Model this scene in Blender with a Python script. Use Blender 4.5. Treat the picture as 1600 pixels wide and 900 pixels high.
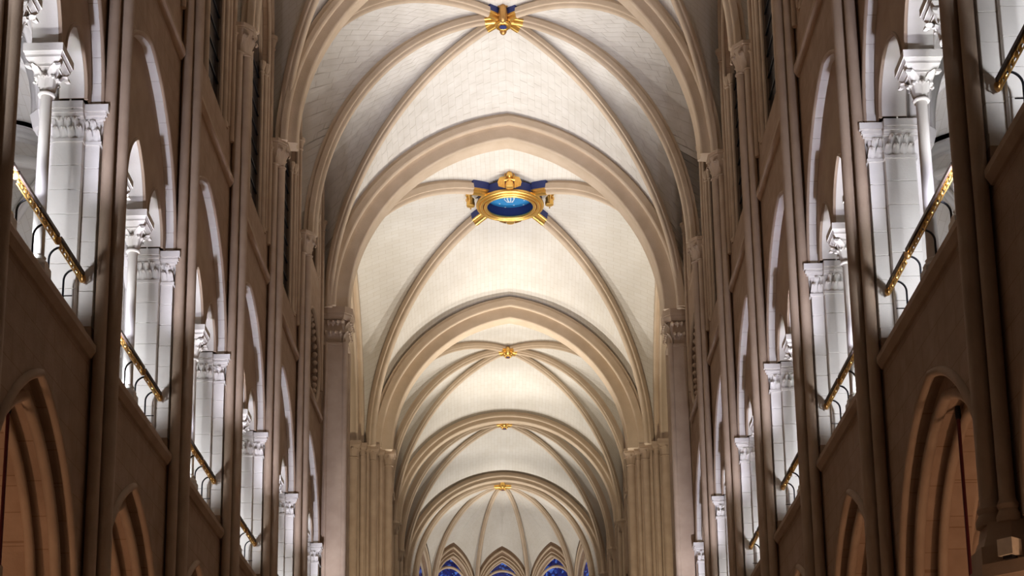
import bpy, math, random
from math import sin, cos, pi, sqrt, acos, radians as rad
from mathutils import Vector, Matrix
random.seed(7)
scene = bpy.context.scene
for o in list(bpy.data.objects): bpy.data.objects.remove(o, do_unlink=True)
C = scene.collection
D = bpy.data

# ------------------------------------------------------------------ camera
FPX, PPX, PPY = 2558.36, 782.47, 915.17
PITCH, YAW, ROLL = rad(13.0067), rad(-0.7284), rad(-0.7116)
EYE = Vector((0.4025, 0.0, 1.6))
cF = Vector((sin(YAW)*cos(PITCH), cos(YAW)*cos(PITCH), sin(PITCH)))
r0 = Vector((cos(YAW), -sin(YAW), 0)); u0 = r0.cross(cF)
cR = r0*cos(ROLL)+u0*sin(ROLL); cU = u0*cos(ROLL)-r0*sin(ROLL)
cam = D.cameras.new('camera'); camo = D.objects.new('camera', cam); C.objects.link(camo)
cam.sensor_fit = 'HORIZONTAL'; cam.sensor_width = 36.0
cam.lens = FPX/1600*36; cam.shift_x = (800-PPX)/1600; cam.shift_y = (PPY-450)/1600
cam.clip_end = 500
M = Matrix((cR, cU, -cF)).transposed().to_4x4(); M.translation = EYE
camo.matrix_world = M
scene.camera = camo
def pix(p):
    d = Vector(p)-EYE; z = d.dot(cF)
    return PPX+FPX*d.dot(cR)/z, PPY-FPX*d.dot(cU)/z, z

# ------------------------------------------------------------------ world, exposure
w = D.worlds.new('world'); scene.world = w; w.use_nodes = True
w.node_tree.nodes['Background'].inputs[0].default_value = (1.0, 0.70, 0.50, 1)
w.node_tree.nodes['Background'].inputs[1].default_value = 0.05
vs = scene.view_settings
vs.view_transform = 'Standard'; vs.look = 'None'; vs.gamma = 1; vs.use_curve_mapping = False
vs.exposure = 0.0

# nave bay lines (Y of each pier), left and right wall, and the choir frame
BY = {-1: {-2: 13.5, -1: 19.3, 0: 25.05, 1: 30.8, 2: 36.5, 3: 42.3, 4: 48.2, 5: 54.2},
      1: {-2: 14.0, -1: 19.55, 0: 26.15, 1: 31.95, 2: 37.75, 3: 43.45, 4: 49.2, 5: 54.9}}
TH = 0.028
def CH(x, y, z=0.0):      # choir-local (x across, y along from the crossing) to world
    return Vector((0.1+x*cos(TH)-y*sin(TH), 68.6+y*cos(TH)+x*sin(TH), z))

# ------------------------------------------------------------------ lights
def spot(name, loc, aim, watts, deg, blend, col, size=0.15):
    l = D.lights.new(name, 'SPOT'); l.energy = watts; l.spot_size = rad(deg); l.spot_blend = blend
    l.color = col; l.shadow_soft_size = size
    o = D.objects.new(name, l); C.objects.link(o); o.location = loc
    o.rotation_euler = (Vector(aim)-Vector(loc)).to_track_quat('-Z', 'Y').to_euler(); return o
NEUT = (1.0, 0.955, 0.885); COOL = (0.90, 0.925, 1.0); WARM = (1.0, 0.60, 0.38)
NAVE_W, CROSS_W, CHOIR_W, GAL_W, AISLE_W = 5000, 6900, 6100, 300, 420
for s in (-1, 1):                                   # box floodlights standing on the arcade capitals, throwing up to the vaults
    for k in range(0, 6):
        y = BY[s][k]+0.7
        spot('vault_flood', (s*5.75 if k < 5 else s*5.2, y, 6.75), (-s*3.0, y-2.4, 32), NAVE_W, 40, 0.55, NEUT)
    for y, q, f in ((54.0, 57.5, 0.55), (69.0, 63.5, 1.5)):
        spot('crossing_flood', (s*4.9, y, 6.75), (-s*0.9, q, 32), CROSS_W*f, 40, 0.4, NEUT)
    spot('pier_fill', (s*4.6, 55.6, 6.75), (s*6.3, 67.6, 24.0), 6000, 46, 0.7, (1.0, 0.86, 0.64))  # unseen warm fill added to brighten the far crossing piers
    for y in (6.9, 12.3, 18.0, 23.7):
        spot('choir_flood', CH(s*5.2, y, 6.75), CH(-s*0.9, y-3.0, 30), CHOIR_W, 34, 0.35, NEUT)
    spot('apse_flood', CH(s*4.6, 22.0, 6.75), CH(-s*1.2, 27.5, 28), CHOIR_W, 34, 0.35, NEUT)
for s in (-1, 1):                                   # gallery lamps behind the parapet, shining along to the piers
    for k in range(-2, 5):
        y0, y1 = BY[s][k], BY[s][k+1]
        spot('gallery_lamp', (s*7.12, y1-2.35, 12.05), (s*6.88, y1-0.4, 13.3), GAL_W*0.55, 90, 0.8, COOL, 0.1)
        spot('gallery_lamp', (s*6.98, y0+0.75, 12.05), (s*6.80, y1-0.8, 16.2), GAL_W*1.7, 80, 0.6, COOL, 0.1)
        spot('arch_lamp', (s*6.575, y0+1.5, 12.0), (s*6.555, y1-0.9, 16.6), GAL_W*3.6, 62, 0.6, (0.82, 0.82, 1.0), 0.06)
        spot('lancet_fill', (s*7.35, (y0+y1)/2-0.5, 12.0), (s*6.90, (y0+y1)/2+0.5, 16.4), GAL_W*1.6, 54, 0.6, (0.95, 0.95, 1.0), 0.08)  # extra unseen fill added to brighten the lancet undersides
        spot('gallery_uplight', (s*10.0, (y0+y1)/2, 12.2), (s*10.3, (y0+y1)/2+1, 18), GAL_W*0.35, 95, 0.8, COOL, 0.3)
        if k < 3:
            l = D.lights.new('chandelier_light', 'POINT'); l.energy = 36; l.color = WARM; l.shadow_soft_size = 0.35
            o = D.objects.new('chandelier_light', l); C.objects.link(o); o.location = (s*6.9, (y0+y1)/2, 4.3)
            spot('aisle_uplight', (s*8.6, (y0+y1)/2-1.2, 2.2), (s*7.7, (y0+y1)/2+0.8, 10), AISLE_W, 110, 0.8, WARM, 0.3)

# ------------------------------------------------------------------ materials
def nt(name):
    m = D.materials.new(name); m.use_nodes = True; n = m.node_tree
    return m, n, n.nodes['Principled BSDF']
def stone(name, a, b, rough=0.85, ashlar=None, axes='YZ', bump=0.25, noise=3.0, contrast=0.06):
    m, n, p = nt(name); N = n.nodes; L = n.links
    geo = N.new('ShaderNodeNewGeometry'); sep = N.new('ShaderNodeSeparateXYZ'); L.new(geo.outputs['Position'], sep.inputs[0])
    no = N.new('ShaderNodeTexNoise'); no.inputs['Scale'].default_value = noise; no.inputs['Detail'].default_value = 6
    L.new(geo.outputs['Position'], no.inputs['Vector'])
    rmp = N.new('ShaderNodeValToRGB'); rmp.color_ramp.elements[0].position = 0.3; rmp.color_ramp.elements[1].position = 0.72
    rmp.color_ramp.elements[0].color = (*a, 1); rmp.color_ramp.elements[1].color = (*b, 1)
    L.new(no.outputs['Fac'], rmp.inputs[0]); col = rmp.outputs[0]
    fine = N.new('ShaderNodeTexNoise'); fine.inputs['Scale'].default_value = 28; fine.inputs['Detail'].default_value = 4
    L.new(geo.outputs['Position'], fine.inputs['Vector'])
    bp = N.new('ShaderNodeBump'); bp.inputs['Strength'].default_value = bump; bp.inputs['Distance'].default_value = 0.02
    h = fine.outputs['Fac']
    if ashlar:
        cmb = N.new('ShaderNodeCombineXYZ')
        if axes == 'UV':
            uv = N.new('ShaderNodeUVMap'); vec = uv.outputs[0]
        else:
            L.new(sep.outputs[axes[0]], cmb.inputs[0]); L.new(sep.outputs[axes[1]], cmb.inputs[1]); vec = cmb.outputs[0]
        br = N.new('ShaderNodeTexBrick'); L.new(vec, br.inputs['Vector'])
        br.inputs['Scale'].default_value = 1; br.inputs['Brick Width'].default_value = ashlar[0]; br.inputs['Row Height'].default_value = ashlar[1]
        br.inputs['Mortar Size'].default_value = ashlar[2]; br.inputs['Mortar Smooth'].default_value = 0.3
        lo = 1-contrast
        br.inputs['Color1'].default_value = (1, 1, 1, 1); br.inputs['Color2'].default_value = (lo, lo*0.99, lo*0.97, 1)
        br.inputs['Mortar'].default_value = (0.74, 0.68, 0.6, 1)
        mx = N.new('ShaderNodeMix'); mx.data_type = 'RGBA'; mx.blend_type = 'MULTIPLY'; mx.inputs['Factor'].default_value = 1
        L.new(col, mx.inputs['A']); L.new(br.outputs['Color'], mx.inputs['B']); col = mx.outputs['Result']
        ad = N.new('ShaderNodeMath'); ad.operation = 'MULTIPLY_ADD'
        L.new(br.outputs['Fac'], ad.inputs[0]); ad.inputs[1].default_value = -0.7; L.new(h, ad.inputs[2]); h = ad.outputs[0]
    L.new(h, bp.inputs['Height']); L.new(bp.outputs[0], p.inputs['Normal'])
    L.new(col, p.inputs['Base Color']); p.inputs['Roughness'].default_value = rough; p.inputs['Specular IOR Level'].default_value = 0.2
    return m
def plain(name, c, rough=0.5, metal=0.0, emit=None, es=0.0):
    m, n, p = nt(name); N = n.nodes; L = n.links
    no = N.new('ShaderNodeTexNoise'); no.inputs['Scale'].default_value = 14
    tc = N.new('ShaderNodeTexCoord'); L.new(tc.outputs['Object'], no.inputs['Vector'])
    mx = N.new('ShaderNodeMix'); mx.data_type = 'RGBA'
    mx.inputs['A'].default_value = (*[v*0.8 for v in c], 1); mx.inputs['B'].default_value = (*[min(1, v*1.15) for v in c], 1)
    L.new(no.outputs['Fac'], mx.inputs['Factor']); L.new(mx.outputs['Result'], p.inputs['Base Color'])
    p.inputs['Roughness'].default_value = rough; p.inputs['Metallic'].default_value = metal
    if emit: p.inputs['Emission Color'].default_value = (*emit, 1); p.inputs['Emission Strength'].default_value = es
    return m
MAT = {
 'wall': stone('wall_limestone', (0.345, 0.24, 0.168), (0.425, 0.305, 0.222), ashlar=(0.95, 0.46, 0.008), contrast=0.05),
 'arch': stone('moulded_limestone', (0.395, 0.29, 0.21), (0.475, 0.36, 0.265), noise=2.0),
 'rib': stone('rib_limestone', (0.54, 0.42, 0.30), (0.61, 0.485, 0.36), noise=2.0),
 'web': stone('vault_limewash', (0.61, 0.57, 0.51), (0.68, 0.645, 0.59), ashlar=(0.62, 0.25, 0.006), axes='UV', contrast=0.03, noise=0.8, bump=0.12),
 'webstone': stone('vault_ashlar', (0.60, 0.56, 0.50), (0.68, 0.645, 0.59), noise=2.2, bump=0.12),
 'mortar': stone('vault_mortar', (0.50, 0.45, 0.385), (0.55, 0.50, 0.435), noise=2.2),
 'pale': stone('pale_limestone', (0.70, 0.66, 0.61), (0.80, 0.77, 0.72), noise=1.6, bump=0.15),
 'aisle': stone('aisle_limestone', (0.56, 0.42, 0.32), (0.64, 0.50, 0.39), ashlar=(0.7, 0.3, 0.01), axes='UV', contrast=0.08),
 'gold': plain('gilding', (0.85, 0.52, 0.14), 0.32, 0.85),
 'golddark': plain('aged_gilding', (0.55, 0.30, 0.10), 0.4, 0.8),
 'navy': plain('navy_paint', (0.022, 0.035, 0.15), 0.6),
 'azure': plain('azure_paint', (0.02, 0.22, 0.50), 0.6),
 'starw': plain('pale_star_paint', (0.75, 0.8, 0.85), 0.5),
 'iron': plain('black_iron', (0.02, 0.021, 0.026), 0.45, 0.6),
 'railwood': plain('dark_handrail', (0.055, 0.04, 0.034), 0.4, 0.3),
 'red': plain('oxblood_rod', (0.11, 0.012, 0.018), 0.5),
 'boxwhite': plain('pale_lamp_housing', (0.80, 0.70, 0.56), 0.5),
 'floor': stone('floor_stone', (0.38, 0.33, 0.28), (0.46, 0.41, 0.35), ashlar=(0.8, 0.8, 0.01), axes='XY'),
}
def glass_mat(name, c1, c2, c3, es):
    m, n, p = nt(name); N = n.nodes; L = n.links
    geo = N.new('ShaderNodeNewGeometry')
    v = N.new('ShaderNodeTexVoronoi'); v.inputs['Scale'].default_value = 7.0; L.new(geo.outputs['Position'], v.inputs['Vector'])
    sp = N.new('ShaderNodeSeparateColor'); L.new(v.outputs['Color'], sp.inputs[0])
    r = N.new('ShaderNodeValToRGB'); e = r.color_ramp.elements
    e[0].position = 0.0; e[0].color = (*c1, 1); e[1].position = 0.75; e[1].color = (*c2, 1)
    x = e.new(0.93); x.color = (*c3, 1)
    L.new(sp.outputs[0], r.inputs[0]); L.new(r.outputs[0], p.inputs['Base Color']); L.new(r.outputs[0], p.inputs['Emission Color'])
    p.inputs['Emission Strength'].default_value = es; p.inputs['Roughness'].default_value = 0.2
    return m
MAT['blueglass'] = glass_mat('blue_stained_glass', (0.002, 0.004, 0.05), (0.006, 0.016, 0.19), (0.06, 0.16, 0.62), 0.4)
MAT['darkglass'] = glass_mat('dark_leaded_glass', (0.008, 0.009, 0.012), (0.02, 0.021, 0.026), (0.035, 0.035, 0.04), 0.0)

# ------------------------------------------------------------------ mesh helpers
class MB:
    def __init__(s): s.v = []; s.f = []; s.uv = []
    def add(s, vs, fs, uvs=None):
        b = len(s.v); s.v += [tuple(x) for x in vs]; s.f += [tuple(i+b for i in f) for f in fs]
        if uvs: s.uv += list(uvs)
        return s
    def quad(s, a, b, c, d): return s.add([a, b, c, d], [(0, 1, 2, 3)])
    def box(s, x0, x1, y0, y1, z0, z1, fn=None):
        P = [(x, y, z) for z in (z0, z1) for y in (y0, y1) for x in (x0, x1)]
        if fn: P = [fn(*p) for p in P]
        return s.add(P, [(0, 2, 3, 1), (4, 5, 7, 6), (0, 1, 5, 4), (2, 6, 7, 3), (0, 4, 6, 2), (1, 3, 7, 5)])
    def chbox(s, x0, x1, y0, y1, z0, z1, c=0.012):       # block with chamfered arrises
        X = (x0, x0+c, x1-c, x1); Y = (y0, y0+c, y1-c, y1); Z = (z0, z0+c, z1-c, z1); v = []; f = []
        def q(*p): b = len(v); v.extend(p); f.append(tuple(range(b, b+len(p))))
        for a, i in ((0, 1), (3, 2)):
            q((X[a], Y[1], Z[1]), (X[a], Y[2], Z[1]), (X[a], Y[2], Z[2]), (X[a], Y[1], Z[2]))
            q((X[1], Y[a], Z[1]), (X[2], Y[a], Z[1]), (X[2], Y[a], Z[2]), (X[1], Y[a], Z[2]))
            q((X[1], Y[1], Z[a]), (X[2], Y[1], Z[a]), (X[2], Y[2], Z[a]), (X[1], Y[2], Z[a]))
        for a, i in ((0, 1), (3, 2)):
            for b, j in ((0, 1), (3, 2)):
                q((X[a], Y[j], Z[1]), (X[a], Y[j], Z[2]), (X[i], Y[b], Z[2]), (X[i], Y[b], Z[1]))
                q((X[a], Y[1], Z[j]), (X[a], Y[2], Z[j]), (X[i], Y[2], Z[b]), (X[i], Y[1], Z[b]))
                q((X[1], Y[a], Z[j]), (X[2], Y[a], Z[j]), (X[2], Y[i], Z[b]), (X[1], Y[i], Z[b]))
        return s.add(v, f)
    def prism(s, poly, z0, z1, s0=1.0, s1=1.0, cx=None, cy=None, cap=True):
        n = len(poly); cx = sum(p[0] for p in poly)/n if cx is None else cx; cy = sum(p[1] for p in poly)/n if cy is None else cy
        lo = [(cx+(x-cx)*s0, cy+(y-cy)*s0, z0) for x, y in poly]; hi = [(cx+(x-cx)*s1, cy+(y-cy)*s1, z1) for x, y in poly]
        fs = [(i, (i+1) % n, n+(i+1) % n, n+i) for i in range(n)]
        if cap: fs += [tuple(range(n-1, -1, -1)), tuple(range(n, 2*n))]
        return s.add(lo+hi, fs)
    def lathe(s, cx, cy, prof, n=20, cap=True):
        v = [(cx+r*cos(2*pi*i/n), cy+r*sin(2*pi*i/n), z) for r, z in prof for i in range(n)]
        f = [(j*n+i, j*n+(i+1) % n, (j+1)*n+(i+1) % n, (j+1)*n+i) for j in range(len(prof)-1) for i in range(n)]
        if cap: f += [tuple(range(n-1, -1, -1)), tuple((len(prof)-1)*n+i for i in range(n))]
        return s.add(v, f)
    def cyl(s, cx, cy, r, z0, z1, n=16): return s.lathe(cx, cy, [(r, z0), (r, z1)], n)
    def tube(s, pts, r, n=8, closed=False):
        pts = [Vector(p) for p in pts]; m = len(pts); v = []; prev = None
        for i, p in enumerate(pts):
            if closed: t = pts[(i+1) % m]-pts[i-1]
            else: t = pts[min(i+1, m-1)]-pts[max(i-1, 0)]
            t.normalize()
            if prev is None:
                a = Vector((0, 0, 1)) if abs(t.z) < 0.9 else Vector((1, 0, 0)); e = t.cross(a).normalized()
            else: e = (prev-t*prev.dot(t)).normalized()
            prev = e; g = t.cross(e)
            rr = r[i] if isinstance(r, (list, tuple)) else r
            v += [p+(e*cos(2*pi*k/n)+g*sin(2*pi*k/n))*rr for k in range(n)]
        f = [(i*n+k, i*n+(k+1) % n, ((i+1) % m)*n+(k+1) % n, ((i+1) % m)*n+k) for i in range(m if closed else m-1) for k in range(n)]
        if not closed: f += [tuple(range(n-1, -1, -1)), tuple((m-1)*n+k for k in range(n))]
        return s.add(v, f)
    def sweep(s, pts, prof, side):
        """prof: closed list (a, b); a along the horizontal vector SIDE, b inward (towards the arch's hollow)."""
        pts = [Vector(p) for p in pts]; side = Vector(side).normalized(); m = len(pts); n = len(prof); v = []
        for i, p in enumerate(pts):
            if i == 0: t = pts[1]-pts[0]
            elif i == m-1: t = pts[-1]-pts[-2]
            else: t = (pts[i+1]-p).normalized()+(p-pts[i-1]).normalized()
            t.normalize(); inn = side.cross(t).normalized(); k = 1.0
            if 0 < i < m-1:
                c = t.dot((p-pts[i-1]).normalized()); k = min(1.4, 1/max(c, 0.5))
            v += [p+side*a+inn*(b*k) for a, b in prof]
        f = [(i*n+j, i*n+(j+1) % n, (i+1)*n+(j+1) % n, (i+1)*n+j) for i in range(m-1) for j in range(n)]
        f += [tuple(range(n-1, -1, -1)), tuple((m-1)*n+j for j in range(n))]
        return s.add(v, f)
    def ellipsoid(s, c, r, n=10, m=7):
        v = []; 
        for j in range(m+1):
            th = pi*j/m
            v += [(c[0]+r[0]*sin(th)*cos(2*pi*i/n), c[1]+r[1]*sin(th)*sin(2*pi*i/n), c[2]+r[2]*cos(th)) for i in range(n)]
        return s.add(v, [(j*n+i, (j+1)*n+i, (j+1)*n+(i+1) % n, j*n+(i+1) % n) for j in range(m) for i in range(n)])

ORI = {}
def mesh(name, mb, off=(0, 0, 0), smooth=None):
    me = D.meshes.new(name)
    me.from_pydata([(x-off[0], y-off[1], z-off[2]) for x, y, z in mb.v], [], mb.f)
    if mb.uv:
        l = me.uv_layers.new(name='UVMap'); l.data.foreach_set('uv', [c for f in mb.f for i in f for c in mb.uv[i]])
    if smooth:
        me.polygons.foreach_set('use_smooth', [True]*len(me.polygons)); me.set_sharp_from_angle(angle=rad(smooth))
    me.update(); return me
def fixn(me):
    import bmesh
    b = bmesh.new(); b.from_mesh(me); bmesh.ops.recalc_face_normals(b, faces=b.faces); b.to_mesh(me); b.free()
def obj(name, mb, mat, parent=None, smooth=35, recalc=True, label=None):
    off = ORI[parent.name] if parent else (0, 0, 0)
    me = mesh(name, mb, off); 
    if recalc: fixn(me)
    if smooth:
        me.polygons.foreach_set('use_smooth', [True]*len(me.polygons)); me.set_sharp_from_angle(angle=rad(smooth))
    me.materials.append(MAT[mat]); o = D.objects.new(name, me); C.objects.link(o)
    if parent: o.parent = parent
    ORI[o.name] = off
    if label: o['label'] = label
    return o
def inst(name, me, parent, loc=(0, 0, 0), rz=0.0, sc=(1, 1, 1)):
    o = D.objects.new(name, me); C.objects.link(o)
    if parent:
        o.parent = parent; b = ORI[parent.name]; loc = (loc[0]-b[0], loc[1]-b[1], loc[2]-b[2])
    o.location = loc; o.rotation_euler = (0, 0, rz); o.scale = sc
    ORI[o.name] = (0, 0, 0); return o
def tag(o, label, cat=None, group=None, kind=None):
    o['label'] = label
    if cat: o['category'] = cat
    if group: o['group'] = group
    if kind: o['kind'] = kind
    return o
def thing(name, loc, label, cat, group=None):
    o = D.objects.new(name, None); C.objects.link(o); o.location = loc; o.empty_display_size = 0.2
    ORI[o.name] = tuple(loc); return tag(o, label, cat, group)
def copy_tree(o, parent=None):
    c = o.copy(); C.objects.link(c)
    if parent: c.parent = parent
    for ch in list(o.children): copy_tree(ch, c)
    return c
ORD = ['first', 'second', 'third', 'fourth', 'fifth', 'sixth', 'seventh', 'eighth', 'ninth', 'tenth']
SIDE = {-1: 'left', 1: 'right'}

# ------------------------------------------------------------------ curves, arched panels, vault webs
def arch_rho(s, h): return max(1.0, (s*s+h*h)/(2*s*s))
def curve(P0, P1, n=24, rho=None, t1=1.0):
    """arc from springing P0 (vertical tangent) to crown P1"""
    P0, P1 = Vector(P0), Vector(P1); s = (P1-P0).xy.length; h = P1.z-P0.z
    rho = arch_rho(s, h) if rho is None else rho
    tm = acos((rho-1)/rho); out = []
    for i in range(n+1):
        t = tm*t1*i/n; a = rho*(1-cos(t)); v = sin(t)/sin(tm)
        out.append(Vector((P0.x+(P1.x-P0.x)*a, P0.y+(P1.y-P0.y)*a, P0.z+h*v)))
    return out
def full(P0, P1, P2, n=24): return curve(P0, P1, n)+curve(P2, P1, n)[::-1][1:]
def ptop(c, h, zs, r):
    R = (h*h+r*r)/(2*h)
    def f(u):
        d = min(abs(u-c), h)
        if r >= h: return zs+sqrt(max(0, R*R-(d+R-h)**2))
        return zs+r*sqrt(max(0, 1-(d/h)**2))
    return f
def opening(c, h, zb, zs, r, n=14):
    us = [c-h*cos(pi/2*i/n) for i in range(n+1)]+[c+h*sin(pi/2*i/n) for i in range(1, n+1)]
    return dict(a=c-h, b=c+h, us=us, bot=lambda u: zb, top=ptop(c, h, zs, r))
def oculus(c, z, R, n=16):
    us = [c-R*cos(pi*i/(2*n)) for i in range(2*n+1)]
    g = lambda u: sqrt(max(0, R*R-(u-c)**2))
    return dict(a=c-R, b=c+R, us=us, bot=lambda u: z-g(u), top=lambda u: z+g(u))
def panel(mb, mp, u0, u1, z0, z1, d0, d1, ops):
    """wall slab between depths d0 (nave face) and d1 with openings; mp maps (u, d, z) to the world"""
    us = sorted({round(u, 5) for u in [u0, u1]+[x for o in ops for x in o['us']] if u0-1e-6 <= u <= u1+1e-6})
    def q(a, b, c, d): mb.quad(mp(*a), mp(*b), mp(*c), mp(*d))
    def slab(a, b, za, zb_, zc, zd):
        for d in (d0, d1): q((a, d, za), (b, d, zb_), (b, d, zd), (a, d, zc))
    for a, b in zip(us, us[1:]):
        m = (a+b)/2; hit = sorted([o for o in ops if o['a'] < m < o['b']], key=lambda o: o['bot'](m))
        za, zb_ = z0, z0
        for o in hit:
            ba, bb = max(z0, o['bot'](a)), max(z0, o['bot'](b)); ta, tb = min(z1, o['top'](a)), min(z1, o['top'](b))
            if ba > za+1e-5 or bb > zb_+1e-5: slab(a, b, za, zb_, ba, bb)
            if max(ba, bb) > z0+1e-4: q((a, d0, ba), (b, d0, bb), (b, d1, bb), (a, d1, ba))
            q((a, d0, ta), (b, d0, tb), (b, d1, tb), (a, d1, ta)); za, zb_ = ta, tb
        slab(a, b, za, zb_, z1, z1)
    for o in ops:
        for u in (o['a'], o['b']):
            zb_, zt = max(z0, o['bot'](u)), min(z1, o['top'](u))
            if zt > zb_+1e-4: q((u, d0, zb_), (u, d1, zb_), (u, d1, zt), (u, d0, zt))
def arch_line(mp, c, h, zs, r, d, zb=None, n=16):
    f = ptop(c, h, zs, r); us = [c-h*cos(pi/2*i/n) for i in range(n+1)]+[c+h*sin(pi/2*i/n) for i in range(1, n+1)]
    P = [mp(u, d, f(u)) for u in us]
    if zb is not None: P = [mp(c-h, d, zb)]+P+[mp(c+h, d, zb)]
    return P
def web_pts(A, B, ns, bulge):
    G = []
    for a, b in zip(A, B):
        L = (b-a).length
        G.append([a.lerp(b, j/ns)+Vector((0, 0, bulge*L*4*(j/ns)*(1-j/ns))) for j in range(ns+1)])
    return G
def web(A, B, ns=8, bulge=0.03, hole=None, mb=None):
    mb = mb or MB(); G = web_pts(A, B, ns, bulge); b = len(mb.v); uv = []; v = []; f = []; arc = 0
    for i, row in enumerate(G):
        if i: arc += max((row[0]-G[i-1][0]).length, (row[-1]-G[i-1][-1]).length)
        L = 0
        for j, p in enumerate(row):
            if j: L += (p-row[j-1]).length
            v.append(p); uv.append((L, arc))
    for i in range(len(G)-1):
        for j in range(ns):
            q = (i*(ns+1)+j, i*(ns+1)+j+1, (i+1)*(ns+1)+j+1, (i+1)*(ns+1)+j)
            if hole:
                c = sum((v[k] for k in q), Vector())/4
                if (c.xy-hole[0]).length < hole[1]: continue
            f.append(q)
    return mb.add(v, f, uv)
def formeret(P0, P1, zs, n, zref):
    """half wall arch, stilted to zs, sampled at the heights of zref (fractions 0..1)"""
    P0, P1 = Vector(P0), Vector(P1); s = (P1-P0).xy.length; h = P1.z-zs; R = (s*s+h*h)/(2*s); out = []
    for fr in zref:
        z = P0.z+(P1.z-P0.z)*fr; zz = max(0, z-zs)
        a = (R-sqrt(max(0, R*R-zz*zz)))/s if h >= s else 1-sqrt(max(0, 1-(zz/h)**2))
        out.append(P0.lerp(P1, min(1, a))); out[-1].z = z
    return out
def fracs(n): return [sin(pi/2*i/n) for i in range(n+1)]
# stones of a web: quads standing a centimetre proud of the mortar bed
def web_stones(A, B, bulge, ncourse, length=0.62, up=-1):
    n = len(A)-1; out = []
    def at(t, s_):
        x = t*n; i = min(int(x), n-1); a = A[i].lerp(A[i+1], x-i); b = B[i].lerp(B[i+1], x-i)
        return a.lerp(b, s_)+Vector((0, 0, bulge*(b-a).length*4*s_*(1-s_)))
    for c in range(ncourse):
        t0, t1 = c/ncourse, (c+1)/ncourse; L = (at((t0+t1)/2, 1)-at((t0+t1)/2, 0)).length
        if L < 0.25: continue
        m = max(1, round(L/length)); cuts = [0]+sorted(min(0.98, max(0.02, (k+0.5*(c % 2)*0.9+random.uniform(-.14, .14))/m)) for k in range(1, m))+[1]
        for s0, s1 in zip(cuts, cuts[1:]):
            if (s1-s0)*L < 0.08: continue
            P = [at(t0, s0), at(t0, s1), at(t1, s1), at(t1, s0)]; cen = sum(P, Vector())/4
            nrm = (P[1]-P[0]).cross(P[3]-P[0])
            if nrm.length < 1e-6: nrm = (P[1]-P[0]).cross(P[2]-P[0])
            nrm.normalize()
            if nrm.z*up < 0: nrm = -nrm
            g = 0.006; Q = []
            for p in P:
                d = cen-p; Q.append(p+d*min(0.3, g*1.4/max(d.length, 1e-3)))
            out.append((cen, [q-nrm*0.02 for q in Q], [q+nrm*random.uniform(.004, .008) for q in Q]))
    return out
def stone_mb(st, mb=None):
    mb = mb or MB(); return mb.add(st[1]+st[2], [(4, 5, 6, 7), (0, 1, 5, 4), (1, 2, 6, 5), (2, 3, 7, 6), (3, 0, 4, 7)])
def px_area(st):
    P = [pix(p) for p in st[2]]
    if any(x < 0 or x > 1600 or y < 0 or y > 900 for x, y, z in P): return 0
    return abs(sum(P[i][0]*P[(i+1) % 4][1]-P[(i+1) % 4][0]*P[i][1] for i in range(4)))/2

def rollarc(cx, cb, r, a0, a1, n=6): return [(cx+r*cos(rad(a0+(a1-a0)*i/n)), cb+r*sin(rad(a0+(a1-a0)*i/n))) for i in range(n+1)]
def rib_prof(w=0.18, d=0.46, r=0.10):
    # seen in section: flat flanks, a hollow, three rolls at the bottom; b grows inward
    nk = min(.09, w-.035); P = [(-w+nk, -0.06), (-w+nk, .085), (-w, .09), (-w, d*0.52)]+rollarc(-w+0.045, d*0.58, 0.045, 180, 60, 3)+[(-r-0.02, d*0.60), (-r, d-r)]+rollarc(0, d-r, r, 180, 0, 8)[1:-1]+[(r, d-r), (r+0.02, d*0.60)]+rollarc(w-0.045, d*0.58, 0.045, 120, 0, 3)+[(w, d*0.52), (w, .09), (w-nk, .085), (w-nk, -0.06)]
    return P
def big_prof(w0, d0, w1, d1):
    # two orders with edge rolls
    r = 0.07
    return [(-w0+.12, -0.06), (-w0+.12, .095), (-w0, .10), (-w0, d0-r)]+rollarc(-w0+r, d0-r, r, 180, 60, 4)+[(-w1-0.03, d0-0.05), (-w1, d0+0.06), (-w1, d1-2*r)]+rollarc(-w1+r, d1-r, r, 200, 60, 5)+[(-w1+2.4*r, d1-0.05), (w1-2.4*r, d1-0.05)]+rollarc(w1-r, d1-r, r, 120, -20, 5)+[(w1, d1-2*r), (w1, d0+0.06), (w1+0.03, d0-0.05)]+rollarc(w0-r, d0-r, r, 120, 0, 4)+[(w0, d0-r), (w0, .10), (w0-.12, .095), (w0-.12, -0.06)]
def add_rib(parent, name, pts, prof, mat='rib', flip=False, label=None):
    d = (Vector(pts[-1])-Vector(pts[0])).xy if (Vector(pts[-1])-Vector(pts[0])).xy.length > 0.01 else Vector((1, 0))
    d.normalize(); side = Vector((d.y, -d.x, 0))
    mid = pts[len(pts)//2]; t = (Vector(pts[1])-Vector(pts[0])).normalized(); inn = side.cross(t)
    if inn.xy.dot(d) < 0: side = -side
    return obj(name, MB().sweep(pts, prof, side), mat, parent, 40, label=label)

# ------------------------------------------------------------------ levels (metres above the floor) and depths from the nave axis
WF = 6.48                       # nave wall face
Z_P = 11.72                     # parapet top
Z_AB, Z_SILL, Z_GSP, Z_STR, Z_CAP = 6.75, 11.9, 15.6, 19.95, 24.25
def mps(s): return lambda u, d, z: (s*d, u, z)
KS = list(range(-2, 6))

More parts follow.
